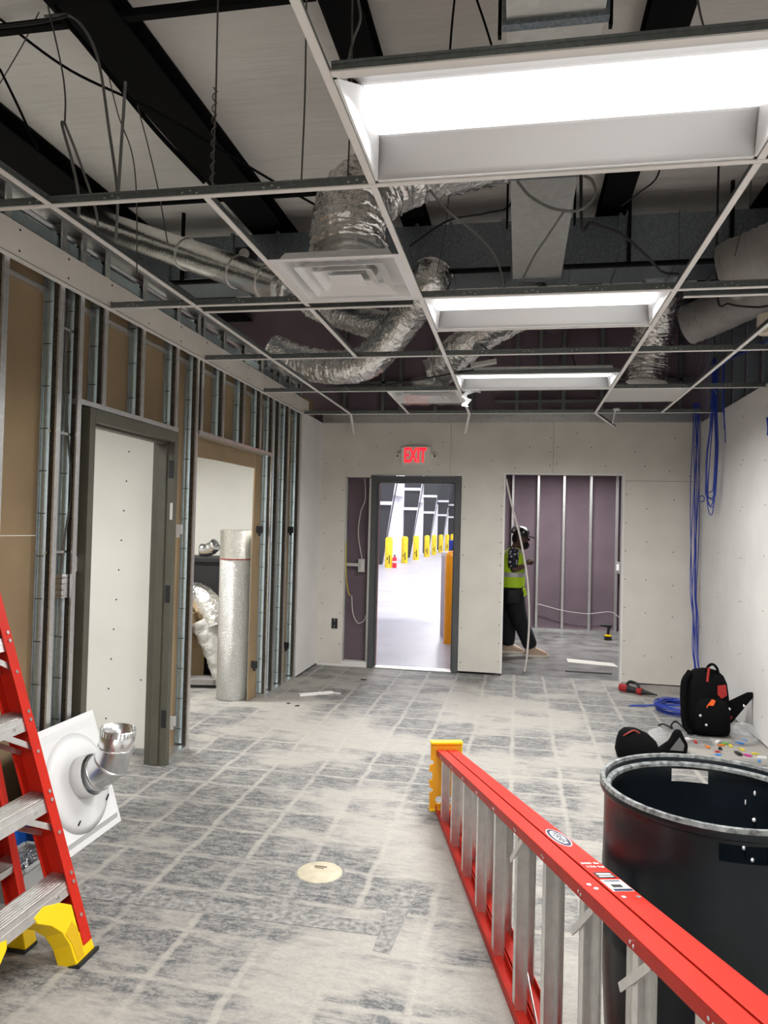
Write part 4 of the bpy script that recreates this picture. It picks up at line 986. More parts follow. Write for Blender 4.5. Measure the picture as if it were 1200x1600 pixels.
MB().lathe([(.0001, .062), (.15, .060), (.20, .050), (.238, .036)], FP(S/2, S/2, 0), EN, 40).build('dome', WHITE, fd, smooth=True, solid=.002)
MB().prism([(-.236, -.236), (.236, -.236), (.236, .236), (-.236, .236)], FP(S/2, S/2, .033), EY, EU, EN*.002).build('back_plate', WHITE, fd)
cc = FP(S/2, S/2+.02, .05)
MB().lathe([(.098, 0), (.098, .075)], cc, EN, 36).build('collar', WHITE, fd, smooth=True, solid=.002)
# gored elbow: starts along EN, turns up
el = None; path = [cc+EN*.045, cc+EN*.10+LZ*.01, cc+EN*.15+LZ*.055, cc+EN*.165+LZ*.12, cc+EN*.165+LZ*.20]
# three gores with bead rings
dirs = [EN, (EN+LZ*.45).normalized(), (EN*.35+LZ).normalized(), LZ+EN*.12]
pts = [cc+EN*.03]
for d_, l_ in zip(dirs, (.07, .085, .085, .09)): pts.append(pts[-1]+Vector(d_).normalized()*l_)
def miter_tube(b, pts, r, seg=36):
    n = len(pts); rings = []
    for i in range(n):
        if i == 0: nn = (pts[1]-pts[0]).normalized()
        elif i == n-1: nn = (pts[-1]-pts[-2]).normalized()
        else: nn = ((pts[i]-pts[i-1]).normalized()+(pts[i+1]-pts[i]).normalized()).normalized()
        t = (pts[min(i+1, n-1)]-pts[i if i < n-1 else i-1]).normalized()
        x = EY; y = nn.cross(x).normalized(); x = y.cross(nn).normalized()
        st = 1/max(.5, abs(nn.dot(t)))
        rings.append([pts[i]+x*math.cos(2*PI*k/seg)*r+y*math.sin(2*PI*k/seg)*r*st for k in range(seg)])
    v = [p for q in rings for p in q]
    b.add(v, [(i*seg+k, i*seg+(k+1) % seg, (i+1)*seg+(k+1) % seg, (i+1)*seg+k) for i in range(n-1) for k in range(seg)])
    return rings
b = MB(); rings = miter_tube(b, pts, .082); eo = b.build('elbow', STEEL, fd, smooth=30, solid=.002)
for q in rings[1:-1]: MB().tube(q+[q[0]], .006, 8).build('bead', STEEL, eo, smooth=True)
v = []; seg = 48; ax = (pts[-1]-pts[-2]).normalized()
MB().lathe([(.0835, -.03), (.0835, -.004)], pts[-1], ax, 60, lambda i, k: k % 2 == 0).build('crimp', GALV, eo)
for a, b_ in ((.20, .12), (.45, .15), (.14, .36)): MB().obox(FP(a, b_, .052), EY*.03+EU*.02, EU*.008-EY*.004, EN*.003).build('slot_clip', BLACK, fd)
# blue sheet and bins behind the ladder
tag(MB().prism([(2.75, .02), (2.94, .02), (3.03, .10), (2.98, .30), (2.76, .33)], (-2.165, 0, 0), (0,1,0), (-.10,0,1), (.012, 0, 0)).build('blue_sheet', mat('blue_plastic', (.01, .09, .42), .35), origin=(-2.1, 2.9, 0)), 'blue plastic sheet tucked behind the leaning stepladder', 'sheet')
GB = mat('grey_bin_plastic', (.33, .34, .34), .4)
def bin_(c, w, l, h, lab, fill=True):
    c = Vector(c); t = thing('parts_bin', lab, 'bin', c, 'grey bins of screws')
    b = MB(); k = .82
    def rect(s, z): return [c+Vector((sx*w/2*s, sy*l/2*s, z)) for sx, sy in ((-1,-1), (1,-1), (1,1), (-1,1))]
    v = rect(k, 0)+rect(1, h)
    b.add(v, [(0,3,2,1), (0,1,5,4), (1,2,6,5), (2,3,7,6), (3,0,4,7)]); b.build('body', GB, t, solid=.003)
    b = MB()
    for i, p in enumerate(rect(1.0, h)):
        q = rect(1.0, h)[(i+1) % 4]; b.bar(p, q, .018, .008)
    b.build('lip', GB, t)
    if fill:
        b = MB(); r = random.Random(5)
        for i in range(140):
            p = c+Vector((r.uniform(-.4, .4)*w, r.uniform(-.4, .4)*l, h*.75+r.uniform(0, .035)))
            b.bar(p, p+Vector((r.uniform(-1, 1), r.uniform(-1, 1), r.uniform(-.4, .6))).normalized()*.035, .004, .004)
        tag(b.build('loose_screws', STEEL, t), kind='stuff')
bin_((-2.03, 2.78, 0), .17, .24, .15, 'grey bin full of screws behind the ladder boot')
bin_((-2.14, 2.48, 0), .17, .22, .20, 'taller grey bin at the wall behind the ladder')

# ================================================================== SMALL THINGS ON THE FLOOR
cv = thing('floor_cleanout', 'round cream cleanout cover set in the concrete floor', 'cover', (-.862, 3.245, 0))
MB().lathe([(.0001, .005), (.098, .005), (.103, .002), (.103, 0), (.0001, 0)], (-.862, 3.245, 0), (0,0,1), 40).build('plate', mat('cream_cover', (.52, .47, .35), .6, nz=(20, .12)), cv, smooth=True)
MB().box((-.90, 3.285, .005), (-.84, 3.296, .0056)).box((-.895, 3.272, .005), (-.85, 3.279, .0056)).build('stamped_bars', mat('brown_stamp', (.12, .10, .06), .7), cv)
MB().lathe([(.113, .0), (.113, .0012), (.103, .0012), (.103, 0)], (-.862, 3.245, 0), (0,0,1), 40).build('joint_ring', PATCH, cv)
sk = thing('wood_scrap', 'pale scrap of channel lying on the floor near the corner', 'scrap', (-1.81, 6.61, 0))
MB().bar((-1.97, 6.505, .012), (-1.70, 6.70, .012), .04, .022).build('strip', DRYW, sk, bevel=.002)
MB().bar((-1.74, 6.71, .006), (-1.62, 6.69, .006), .02, .01).build('offcut', DRYW, sk)
for (x_, y_, r_, lab) in ((-1.98, 6.22, .020, 'dark anchor hole in the floor before the side opening'), (-1.88, 6.16, .024, 'larger dark anchor hole in the floor before the side opening'), (-1.55, 7.40, .035, 'dark stain spot on the floor near the exit doorway')):
    tag(MB().lathe([(.0001, .001), (r_, .001), (r_, 0)], (x_, y_, 0), (0,0,1), 14).build('floor_hole', BLACK, origin=(x_, y_, 0)), lab, 'hole')

# ---------------- side room things
fr = thing('insulation_roll', 'tall silver roll of foil insulation standing in the side opening', 'roll', (-2.535, 6.28, 0))
MB().lathe([(.0001, 0), (.138, 0), (.143, .01), (.145, .5), (.146, 1.0), (.147, 1.26)], (-2.535, 6.28, 0), (0,0,1), 40).build('roll', mat('embossed_foil', (.74, .74, .72), .3, 1., nz=(120, .25), bump=(160, .8)), fr, smooth=True)
MB().lathe([(.1475, 1.268), (.149, 1.5), (.149, 1.525), (.130, 1.528), (.0001, 1.50)], (-2.535, 6.28, 0), (0,0,1), 40).build('outer_wrap', mat('bright_foil', (.80, .79, .75), .22, 1., nz=(70, .15), bump=(120, .35)), fr, smooth=True)
MB().lathe([(.1480, 1.258), (.1492, 1.260), (.1492, 1.268), (.148, 1.27)], (-2.535, 6.28, 0), (0,0,1), 40).build('tape_line', mat('red_line', (.30, .06, .05), .6), fr, smooth=True)
bt = thing('tote', 'black tote standing in the side room behind the roll', 'tote', (-3.25, 7.35, 0))
MB().box((-3.65, 7.15, .02), (-3.02, 7.6, 1.20)).build('body', BLACK, bt, bevel=.02)
MB().box((-3.68, 7.12, 1.17), (-2.99, 7.63, 1.225)).build('lid', BLACK, bt, bevel=.008)
el2 = thing('duct_elbow', 'small zinc elbow lying on the black tote', 'elbow', (-3.2, 7.2, 1.225))
MB().tube(spline([(-3.30, 7.2, 1.30), (-3.24, 7.2, 1.30), (-3.19, 7.19, 1.315), (-3.12, 7.17, 1.365)], 4), .068, 24, caps=False).build('gore', STEEL, el2, smooth=True, solid=.002)
MB().lathe([(.071, -.005), (.074, 0), (.071, .005)], (-3.18, 7.188, 1.322), Vector((.8, -.1, .5)), 24).build('bead', STEEL, el2, smooth=True)
flex('flexible_duct', [(-3.24, 6.85, .85), (-3.10, 6.8, .84), (-2.98, 6.75, .72), (-2.90, 6.72, .56)], .13, FOIL, 'crinkled foil duct bundled in the side room', 'duct', 'flexible foil ducts')
pb = MB().tube(spline([(-3.02, 6.72, .62), (-2.94, 6.70, .45), (-2.86, 6.68, .25), (-2.80, 6.66, .03)], 6), lambda t: .14-.07*t, 16, lambda i, k: 1+.12*math.sin(i*1.7+k*2.1))
tag(pb.build('plastic_bag', mat('milky_plastic', (.62, .61, .58), .35, bump=(18, .6)), origin=(-2.9, 6.7, 0), smooth=60), 'milky plastic sleeve slipped over the foil duct end', 'bag')
for z0, z1, lab in ((.005, .36, 'lower brown carton in the side room'), (.362, .70, 'upper brown carton stacked in the side room')):
    t = thing('carton', lab, 'box', (-3.4, 6.75, z0), 'brown cartons in the side room')
    MB().box((-3.75, 6.5, z0), (-3.14+(.02 if z0 > .1 else 0), 7.0, z1)).build('body', mat('kraft_cardboard', (.36, .25, .13), .85), t, bevel=.006)
    MB().box((-3.5, 6.4985, z1-.012), (-3.44, 6.5, z1)).build('tape', mat('tan_tape', (.45, .33, .18), .4), t)
tag(MB().prism(rrect(.34, .16, .03), (-3.02, 6.62, .035), (1, .2, 0), (-.2, 1, .05), (0, 0, .05)).build('flat_packet', GREYJ, origin=(-3.0, 6.6, 0), bevel=.015), 'flat grey packet on the side room floor', 'packet')

# ================================================================== BAGS AND TOOLS AT THE RIGHT WALL
def soft(b_pts, name, m, parent, sub=2, smooth=True):
    o = b_pts.build(name, m, parent, smooth=80, sub=sub); return o
bp_ = thing('backpack', 'large black backpack with red accents standing against the right wall', 'bag', (1.52, 6.25, 0))
# body: stacked rounded sections, leaning back a little
def stack(b, secs, n=24, pw=3.):
    v = []
    for (cx_, cy_, z, w, d) in secs:
        for k in range(n):
            a = 2*PI*k/n; c_, s_ = math.cos(a), math.sin(a)
            q = (abs(c_)**pw+abs(s_)**pw)**(-1/pw)
            v.append((cx_+w*c_*q, cy_+d*s_*q, z))
    m_ = len(secs)
    b.add(v, [(i*n+k, i*n+(k+1) % n, (i+1)*n+(k+1) % n, (i+1)*n+k) for i in range(m_-1) for k in range(n)]+[tuple(range(n))[::-1], tuple((m_-1)*n+k for k in range(n))])
    return b
stack(MB(), [(1.515, 6.24, .004, .155, .10), (1.515, 6.24, .03, .172, .115), (1.512, 6.245, .15, .172, .118), (1.51, 6.25, .30, .166, .11), (1.51, 6.26, .40, .155, .10), (1.51, 6.27, .46, .13, .085), (1.51, 6.275, .495, .09, .06), (1.51, 6.275, .51, .03, .02)]).build('body', CLOTH, bp_, smooth=80)
stack(MB(), [(1.53, 6.13, .02, .12, .03), (1.53, 6.125, .06, .13, .045), (1.53, 6.125, .20, .13, .045), (1.53, 6.14, .28, .10, .03), (1.53, 6.15, .30, .05, .015)]).build('front_pocket', CLOTH, bp_, smooth=80)
wire('haul_loop', [(1.50, 6.22, .47), (1.51, 6.21, .53), (1.545, 6.21, .555), (1.58, 6.215, .525), (1.60, 6.22, .45)], .011, CLOTH, parent=bp_)
wire('red_loop', [(1.50, 6.17, .42), (1.505, 6.18, .46), (1.515, 6.19, .53)], .010, CLOTHR, parent=bp_)
wire('shoulder_strap', [(1.38, 6.22, .48), (1.33, 6.18, .40), (1.315, 6.15, .22), (1.325, 6.13, .08), (1.37, 6.13, .02)], .020, CLOTH, parent=bp_)
wire('shoulder_strap', [(1.40, 6.33, .47), (1.36, 6.38, .35), (1.37, 6.38, .1), (1.42, 6.34, .02)], .018, CLOTH, parent=bp_)
for poly, m, nm in (([(1.57, .40), (1.63, .41), (1.64, .33), (1.60, .30), (1.57, .33)], CLOTHR, 'red_patch'), ([(1.48, .245), (1.52, .30), (1.545, .29), (1.53, .25), (1.49, .25), (1.475, .20)], mat('orange_tag', (.85, .12, .01), .5), 'orange_tag'), ([(1.545, .12), (1.555, .12), (1.555, .18), (1.545, .18)], PRW, 'woven_label')):
    MB().prism(poly, (0, 6.085 if nm != 'red_patch' else 6.125, 0), (1,0,0), (0,.06,1), (0, -.006, 0)).build(nm, m, bp_)
MB().prism([(1.58, .03), (1.70, .10), (1.86, .30), (1.865, .345), (1.82, .34), (1.60, .22)], (0, 6.19, 0), (1,0,0), (0,.15,1), (0, .03, 0)).build('hip_wing', CLOTH, bp_, bevel=.012)
MB().prism([(1.61, .10), (1.68, .12), (1.70, .15), (1.62, .19)], (0, 6.175, 0), (1,0,0), (0,.15,1), (0, .004, 0)).build('red_panel', CLOTHR, bp_)
for x_, z_ in ((1.43, .17), (1.66, .22), (1.77, .25), (1.475, .10)): MB().ball((x_, 6.08 if x_ < 1.5 else 6.15, z_), .012, .006, .012, 8, 6).build('buckle', STEEL, bp_, smooth=True)
tb = thing('tool_bag', 'low black tool bag with red piping behind the drum', 'bag', (.86, 5.42, 0))
stack(MB(), [(.86, 5.42, .003, .14, .12), (.86, 5.42, .05, .155, .13), (.85, 5.42, .12, .135, .11), (.83, 5.42, .17, .10, .08), (.81, 5.42, .20, .05, .04)], 20, 2.4).build('body', CLOTH, tb, smooth=80)
for pts in ([(.755, 5.36, .16), (.785, 5.35, .187), (.83, 5.37, .20), (.88, 5.37, .17)],):
    wire('red_piping', pts, .006, mat('faded_red_piping', (.30, .04, .03), .6), parent=tb)
tf = thing('tool_pouch', 'small black pouch flap beside the tool bag', 'bag', (1.12, 5.6, 0))
MB().prism([(-.13, 0), (.10, 0), (.11, .06), (.06, .16), (.02, .15), (-.02, .08)], (1.13, 5.58, .002), (1,0,0), (0,.3,1), (0, .05, 0)).build('flap', CLOTH, tf, bevel=.015)
MB().prism([(-.02, .02), (.07, .02), (.08, .06), (.05, .11)], (1.13, 5.573, .004), (1,0,0), (0,.3,1), (0, .006, 0)).build('grey_mesh', mat('grey_mesh', (.10, .10, .10), .7), tf)
bgm = mat('thin_clear_bag', (.72, .73, .75), .15, alpha=.25, bump=(25, .9))
def clear_bag(c, rx, ry, rz, lab):
    b = MB(); c = Vector(c); seg, rings = 22, 12; v = []
    for i in range(rings+1):
        th = PI*i/rings
        for k in range(seg):
            a = 2*PI*k/seg; q = 1+.22*mnoise.noise(Vector((math.cos(a)*2+c.x*9, math.sin(a)*2, i*.6)))
            v.append((c.x+rx*q*math.sin(th)*math.cos(a), c.y+ry*q*math.sin(th)*math.sin(a), max(.003, c.z-rz*q*math.cos(th))))
    b.add(v, [(i*seg+k, i*seg+(k+1) % seg, (i+1)*seg+(k+1) % seg, (i+1)*seg+k) for i in range(rings) for k in range(seg)])
    return tag(b.build('plastic_bag', bgm, origin=(c.x, c.y, 0), smooth=35), lab, 'bag', 'clear plastic bags by the backpack')
clear_bag((1.74, 6.05, .06), .10, .13, .08, 'clear plastic bag of blue parts at the foot of the right wall')
clear_bag((1.06, 5.78, .05), .08, .07, .075, 'small clear bag between the tool bag and the pouch')
# scattered connectors and tools: each piece its own thing
cols = {'blue': (.02, .25, .75), 'red': (.55, .03, .03), 'yellow': (.75, .6, .05), 'white': (.75, .75, .75), 'black': (.015, .015, .015), 'orange': (.75, .2, .03), 'magenta': (.6, .03, .3), 'green': (.15, .45, .08)}
rnd = random.Random(11)
bits = [('black', 1.50, 5.78, .035), ('black', 1.60, 5.68, .045), ('blue', 1.45, 5.62, .022), ('blue', 1.70, 5.55, .024), ('red', 1.36, 5.92, .03), ('orange', 1.42, 5.80, .03), ('white', 1.30, 5.95, .05), ('yellow', 1.60, 5.88, .03), ('yellow', 1.66, 5.80, .03), ('magenta', 1.66, 5.66, .03), ('green', 1.57, 5.93, .03), ('white', 1.53, 5.96, .04), ('red', 1.46, 5.70, .022), ('blue', 1.70, 5.98, .03), ('blue', 1.76, 6.08, .025), ('yellow', 1.72, 5.72, .028), ('orange', 1.54, 5.88, .028), ('white', 1.74, 5.62, .04)]
where = {0: 'nearest the pouch', 1: 'in front of the backpack'}
for i, (cn, x_, y_, s_) in enumerate(bits):
    s_ *= .72
    a = rnd.uniform(0, PI); u_, v_ = Vector((math.cos(a), math.sin(a), 0)), Vector((-math.sin(a), math.cos(a), 0)); o_ = Vector((x_, y_, .002))
    b = MB().prism(rrect(s_*2, s_*.9, s_*.25, 3), o_, u_, v_, (0, 0, s_*.5))
    b.obox(o_+u_*s_-v_*s_*.12, u_*s_*.9, v_*s_*.24, (0, 0, s_*.25))
    tag(b.build('connector_piece', mat('plastic_'+cn, cols[cn], .4), origin=o_), '%s plastic piece scattered on the floor before the backpack' % cn, 'connector', 'scattered pieces before the backpack')
wire('loose_strap', [(1.17, 6.35, .006), (1.20, 6.30, .03), (1.26, 6.28, .008), (1.25, 6.26, .035), (1.30, 6.33, .05), (1.36, 6.30, .01)], .008, BLACK, 'curled black strap on the floor left of the backpack', 'strap')
# cable coil on the floor
cl = thing('cable_coil', 'coil of blue data cable on the floor behind the backpack', 'cable', (1.46, 6.93, 0), 'blue data cables')
for i in range(16):
    rr2 = .17+.055*rnd.random(); z_ = .006+.0042*i; ox, oy = rnd.uniform(-.012, .012), rnd.uniform(-.012, .012)
    pts = [(1.46+ox+rr2*math.cos(2*PI*k/36), 6.93+oy+rr2*1.1*math.sin(2*PI*k/36), z_+.003*math.sin(k+i)) for k in range(37)]
    MB().tube(pts, .0042, 6).build('turn', BLUE, cl, smooth=True)
wire('blue_cable', [(1.02, 6.98, .006), (1.10, 7.0, .006), (1.20, 7.02, .008), (1.36, 7.1, .02)], .004, BLUE, 'two-strand tail of blue cable leaving the coil', 'cable', 'blue data cables')
wire('blue_cable', [(1.05, 7.02, .006), (1.15, 7.05, .006), (1.30, 7.08, .015), (1.40, 7.12, .03)], .004, BLUE, 'two-strand tail of blue cable leaving the coil', 'cable', 'blue data cables')
# vertical bundle in the corner
for i in range(7):
    x_ = 1.755+.009*i; y_ = 7.93-.012*(i % 3)
    pts = [(x_, y_, 2.95)]+[(x_+.018*math.sin(i*1.7+z*2.3)+(.02 if z < .8 else 0), y_-.01*math.cos(i+z*2), z) for z in (2.6, 2.2, 1.8, 1.4, 1.0, .7, .4)]+[(x_-.02, y_-.3, .12), (x_-.18, y_-.7, .05)]
    wire('blue_cable', pts, .0045, BLUE, 'blue data cable hanging straight down in the right corner', 'cable', 'blue cables in the corner', 6, 8)
wire('blue_cable', [(1.80, 7.90, 1.95), (1.83, 7.88, 1.99), (1.86, 7.88, 1.97), (1.85, 7.88, 1.93), (1.81, 7.9, 1.94)], .0045, BLUE, 'small curl of blue cable standing off the corner bundle', 'cable', 'blue cables in the corner')
# looped hank from the ceiling
for i in range(6):
    x_ = 1.765+.010*(i % 3); y0 = 7.24+.015*i; zb = 1.80+.045*(i % 4)+.02*i
    pts = [(x_, y0-.05, 3.25), (x_, y0, 2.75), (x_+.01*math.sin(i), y0+.14-.03*(i % 2), 2.35), (x_, y0+.16, 2.0), (x_+.012, y0+.10, zb), (x_+.02, y0, zb+.01), (x_+.015, y0-.07, 2.05), (x_+.02, y0-.10, 2.4), (x_+.02, y0-.05, 2.75), (x_+.02, y0-.06, 3.2)]
    wire('blue_cable', pts, .0045, BLUE, 'looped blue data cable hanging from the ceiling at the right', 'cable', 'looped blue cables at the ceiling', 6, 8)
for y0, zb, lab in ((6.98, 2.42, 'short blue cable end beside the looped hank'), (7.02, 2.55, 'shorter blue cable end beside the looped hank')):
    wire('blue_cable', [(1.80, y0, 3.2), (1.80, y0, 2.8), (1.81, y0-.02, zb+.1), (1.81, y0-.03, zb)], .0045, BLUE, lab, 'cable', 'looped blue cables at the ceiling')
for i in range(7):
    wire('blue_cable', [(1.76+.02*(i % 3), 7.0+.05*i, 3.15), (1.70+.012*i, 6.9, 3.12), (1.70+.006*i, 6.2, 3.03+.008*i), (1.74+.008*i, 5.2, 2.98), (1.75+.008*i, 4.2, 3.02)], .0045, BLUE, 'blue data cable running along the plenum above the right wall', 'cable', 'blue cables in the plenum')
wire('blue_cable', [(1.855, 5.98, 2.50), (1.86, 5.97, 2.42), (1.855, 5.96, 2.36)], .008, BLUE, 'bit of blue cable at the right edge high on the wall', 'cable')
# reciprocating tool on the floor
rt = thing('power_tool', 'red and black corded power tool lying by the back wall', 'tool', (1.15, 7.55, 0))
P0, P1 = Vector((1.03, 7.62, .045)), Vector((1.33, 7.43, .03)); dt = (P1-P0).normalized()
MB().tube([P0, P0+dt*.02, P0+dt*.08], .038, 16).build('motor_end', CLOTHR, rt, smooth=40)
MB().tube([P0+dt*.08, P0+dt*.13, P0+dt*.24], lambda t: .036-.008*t, 14).build('body', BLACK, rt, smooth=40)
MB().tube([P0+dt*.18, P0+dt*.23], .034, 14).build('grip_band', CLOTHR, rt, smooth=40)
MB().tube([P0+dt*.24, P0+dt*.30, P0+dt*.38], lambda t: .026-.02*t, 12).build('nose', BLACK, rt, smooth=40)
wire('handle', [P0+dt*.07+LZ*.03, P0+dt*.10+LZ*.075, P0+dt*.17+LZ*.07, P0+dt*.20+LZ*.03], .012, BLACK, parent=rt)

# ================================================================== UTILITY ROOM
dl = thing('cordless_drill', 'black cordless drill with yellow battery on the utility room floor', 'tool', (1.33, 11.2, 0))
MB().box((1.28, 11.16, 0), (1.38, 11.24, .06)).build('battery', BLACK, dl, bevel=.008)
MB().box((1.285, 11.155, .055), (1.375, 11.235, .08)).build('yellow_clip', YEL, dl, bevel=.004)
MB().bar((1.33, 11.2, .08), (1.345, 11.2, .20), .035, .04).build('grip', BLACK, dl, bevel=.008)
MB().tube([(1.38, 11.2, .215), (1.30, 11.2, .215), (1.26, 11.2, .215), (1.22, 11.2, .215)], lambda t: .034-.018*t, 14).build('head', BLACK, dl, smooth=40)
wire('cable', [(.32, 11.94, .42), (.72, 11.93, .33), (1.0, 11.93, .30), (1.15, 11.93, .30), (1.45, 11.93, .34), (1.6, 11.9, .25)], .006, mat('grey_white_cable', (.5, .48, .48), .5), 'pale cable strung across the utility room studs', 'cable')
MB().box((1.55, 11.86, .95), (1.62, 11.95, 1.15))
ub = thing('switch_box', 'grey switch box on the last stud of the utility room', 'electrical box', (1.56, 11.93, 1.05))
MB().box((1.535, 11.88, .95), (1.60, 11.96, 1.13)).build('box', GALV, ub, bevel=.003); MB().box((1.52, 11.872, 1.0), (1.56, 11.88, 1.1)).build('plate', WHITE, ub)
pl = MB().tube(spline([(-.150, 8.16, 2.16), (-.09, 8.165, 1.9), (.02, 8.18, 1.5), (.105, 8.21, 1.05), (.135, 8.25, .6), (.120, 8.30, .2), (.098, 8.33, .008)], 10), .011, 8)
tag(pl.build('flexible_trim_rod', mat('white_vinyl_trim', (.74, .70, .66), .5), origin=(.1, 8.3, 0), smooth=True), 'long bowed white trim strip leaning in the wide opening', 'trim strip')
tag(MB().box((.55, 8.50, 0), (1.06, 8.53, .012)).build('floor_strip', mat('dark_strip', (.06, .06, .06), .6), origin=(.8, 8.5, 0)), 'thin dark strip lying on the utility room floor', 'strip')

# ================================================================== PERSON
PY = 9.48
ps = thing('person', 'worker in patterned hard hat and yellow hi-vis vest stepping right', 'person', (.05, PY, 0))
SKIN = mat('brown_skin', (.10, .05, .03), .55); JEAN = mat('black_work_trousers', (.006, .007, .010), .85, nz=(8, .4), bump=(20, .3))
VEST = mat('hi_vis_yellow', (.52, .80, .02), .65, bump=(14, .3)); SILV = mat('reflective_tape', (.6, .6, .6), .35, .4)
def skinned(name, verts, edges, m, parent, sub=2, root=0):
    me = bpy.data.meshes.new(name)
    org = Vector(ORG_OF[parent.name])
    bm = bmesh.new(); lay = bm.verts.layers.skin.verify(); vv = []
    for (p, r) in verts:
        v = bm.verts.new(Vector(p)-org); v[lay].radius = r if isinstance(r, tuple) else (r, r); vv.append(v)
    vv[root][lay].use_root = True
    for a, b_ in edges: bm.edges.new((vv[a], vv[b_]))
    bm.to_mesh(me); bm.free(); me.materials.append(m)
    o = bpy.data.objects.new(name, me); COL.objects.link(o); o.parent = parent; ORG_OF[o.name] = org
    q = o.modifiers.new('skin', 'SKIN'); q.use_smooth_shade = True
    q = o.modifiers.new('sub', 'SUBSURF'); q.levels = sub; q.render_levels = sub
    return o
# near (right) side is at -Y. body: pelvis root
V = [((-.07, PY, .84), .10), ((-.06, PY, 1.02), .10), ((-.06, PY, 1.22), .12), ((-.05, PY, 1.31), .08), ((-.025, PY, 1.38), .055), ((-.005, PY, 1.43), .07), ((.015, PY, 1.50), .085), ((.02, PY, 1.56), .07),
     ((-.06, PY-.19, 1.29), .055), ((-.06, PY-.235, 1.08), .045), ((.05, PY-.20, 1.135), .035), ((.085, PY-.18, 1.16), .026),
     ((-.06, PY+.19, 1.29), .055), ((-.07, PY+.23, 1.06), .045), ((.06, PY+.16, 1.12), .035), ((.10, PY+.13, 1.16), .026),
     ((-.05, PY-.09, .78), .085), ((.045, PY-.10, .42), .058), ((.19, PY-.10, .10), .040),
     ((-.09, PY+.09, .78), .085), ((-.10, PY+.09, .42), .058), ((-.12, PY+.09, .10), .040)]
E_ = [(0,1),(1,2),(2,3),(3,4),(4,5),(5,6),(6,7),(2,8),(8,9),(9,10),(10,11),(2,12),(12,13),(13,14),(14,15),(0,16),(16,17),(17,18),(0,19),(19,20),(20,21)]
body = skinned('body', V, E_, SKIN, ps)
# hands with five fingers, closed on a phone-sized tool
def hand(px, py, pz, sy):
    W = Vector((px, py, pz)); V = [(W, (.024, .016)), (W+Vector((.045, 0, .02)), (.032, .016))]; Ed = [(0, 1)]
    for k in range(4):
        l_ = (.030, .034, .032, .026)[k]; z_ = .018-.013*k
        a = W+Vector((.07, sy*.004, .02+z_)); b_ = a+Vector((l_*.8, sy*.012, .006)); c_ = b_+Vector((.004, sy*.026, .004)); d_ = c_+Vector((-.018, sy*.014, 0))
        i = len(V); V += [(a, .009), (b_, .0085), (c_, .008), (d_, .007)]; Ed += [(1, i), (i, i+1), (i+1, i+2), (i+2, i+3)]
    i = len(V); V += [(W+Vector((.03, sy*.018, .045)), .010), (W+Vector((.055, sy*.034, .06)), .009), (W+Vector((.072, sy*.042, .055)), .008)]; Ed += [(0, i), (i, i+1), (i+1, i+2)]
    return skinned('hand', V, Ed, SKIN, ps, 1)
hand(.085, PY-.18, 1.165, 1); hand(.10, PY+.13, 1.165, -1)
# trousers
skinned('trousers', [((-.075, PY, .90), (.165, .135)), ((-.07, PY, .80), (.175, .14)), ((-.03, PY-.095, .70), .130), ((.02, PY-.10, .50), .112), ((.06, PY-.10, .40), .105), ((.15, PY-.10, .20), .100), ((.19, PY-.10, .09), .098),
                     ((-.09, PY+.09, .70), .130), ((-.10, PY+.09, .50), .112), ((-.10, PY+.09, .40), .105), ((-.11, PY+.09, .20), .100), ((-.115, PY+.09, .08), .098)],
        [(0,1),(1,2),(2,3),(3,4),(4,5),(5,6),(1,7),(7,8),(8,9),(9,10),(10,11)], JEAN, ps)
# patterned sleeves (shirt)
SH = mat('patterned_shirt', (.05, .05, .07), .8); nt = SH.node_tree
vo = nt.nodes.new('ShaderNodeTexVoronoi'); vo.inputs['Scale'].default_value = 26; tcn = nt.nodes.new('ShaderNodeTexCoord'); cr = nt.nodes.new('ShaderNodeValToRGB')
nt.links.new(tcn.outputs['Object'], vo.inputs['Vector']); nt.links.new(vo.outputs['Distance'], cr.inputs[0]); nt.links.new(cr.outputs[0], nt.nodes['Principled BSDF'].inputs['Base Color'])
cr.color_ramp.elements[0].color = (.62, .62, .66, 1); cr.color_ramp.elements[0].position = .25; cr.color_ramp.elements[1].position = .5; cr.color_ramp.elements[1].color = (.015, .016, .03, 1)
for sy in (-1, 1):
    skinned('sleeve', [((-.055, PY+sy*.13, 1.325), .07), ((-.06, PY+sy*.195, 1.28), .075), ((-.062, PY+sy*.225, 1.17), .068), ((-.06, PY+sy*.238, 1.10), .062)], [(0,1),(1,2),(2,3)], SH, ps, 2, 1)
skinned('collar', [((-.055, PY, 1.33), (.10, .07)), ((-.035, PY, 1.375), .075)], [(0,1)], SH, ps)
# vest
stack(MB(), [(-.07, PY, .865, .158, .19), (-.07, PY, .95, .162, .195), (-.068, PY, 1.08, .162, .20), (-.066, PY, 1.20, .160, .20), (-.062, PY, 1.28, .135, .185), (-.058, PY, 1.335, .095, .14), (-.05, PY, 1.365, .06, .085)], 28, 2.4).build('vest', VEST, ps, smooth=70)
stack(MB(), [(-.069, PY, 1.00, .1645, .1985), (-.068, PY, 1.055, .1645, .2025)], 28, 2.4).build('reflective_band', SILV, ps, smooth=70)
for sy in (-1, 1): wire('reflective_brace', [(.085, PY+sy*.12, 1.05), (.09, PY+sy*.12, 1.2), (.06, PY+sy*.115, 1.29), (-.02, PY+sy*.11, 1.345), (-.10, PY+sy*.11, 1.335), (-.2, PY+sy*.11, 1.25)], .018, SILV, parent=ps)
stack(MB(), [(-.07, PY, .83, .168, .17), (-.07, PY, .875, .168, .18)], 28, 2.4).build('tool_belt', BLACK, ps, smooth=70)
stack(MB(), [(-.06, PY-.19, .66, .07, .03), (-.06, PY-.20, .70, .085, .045), (-.06, PY-.20, .84, .085, .04)], 16, 3).build('tool_pouch', BLACK, ps, smooth=70)
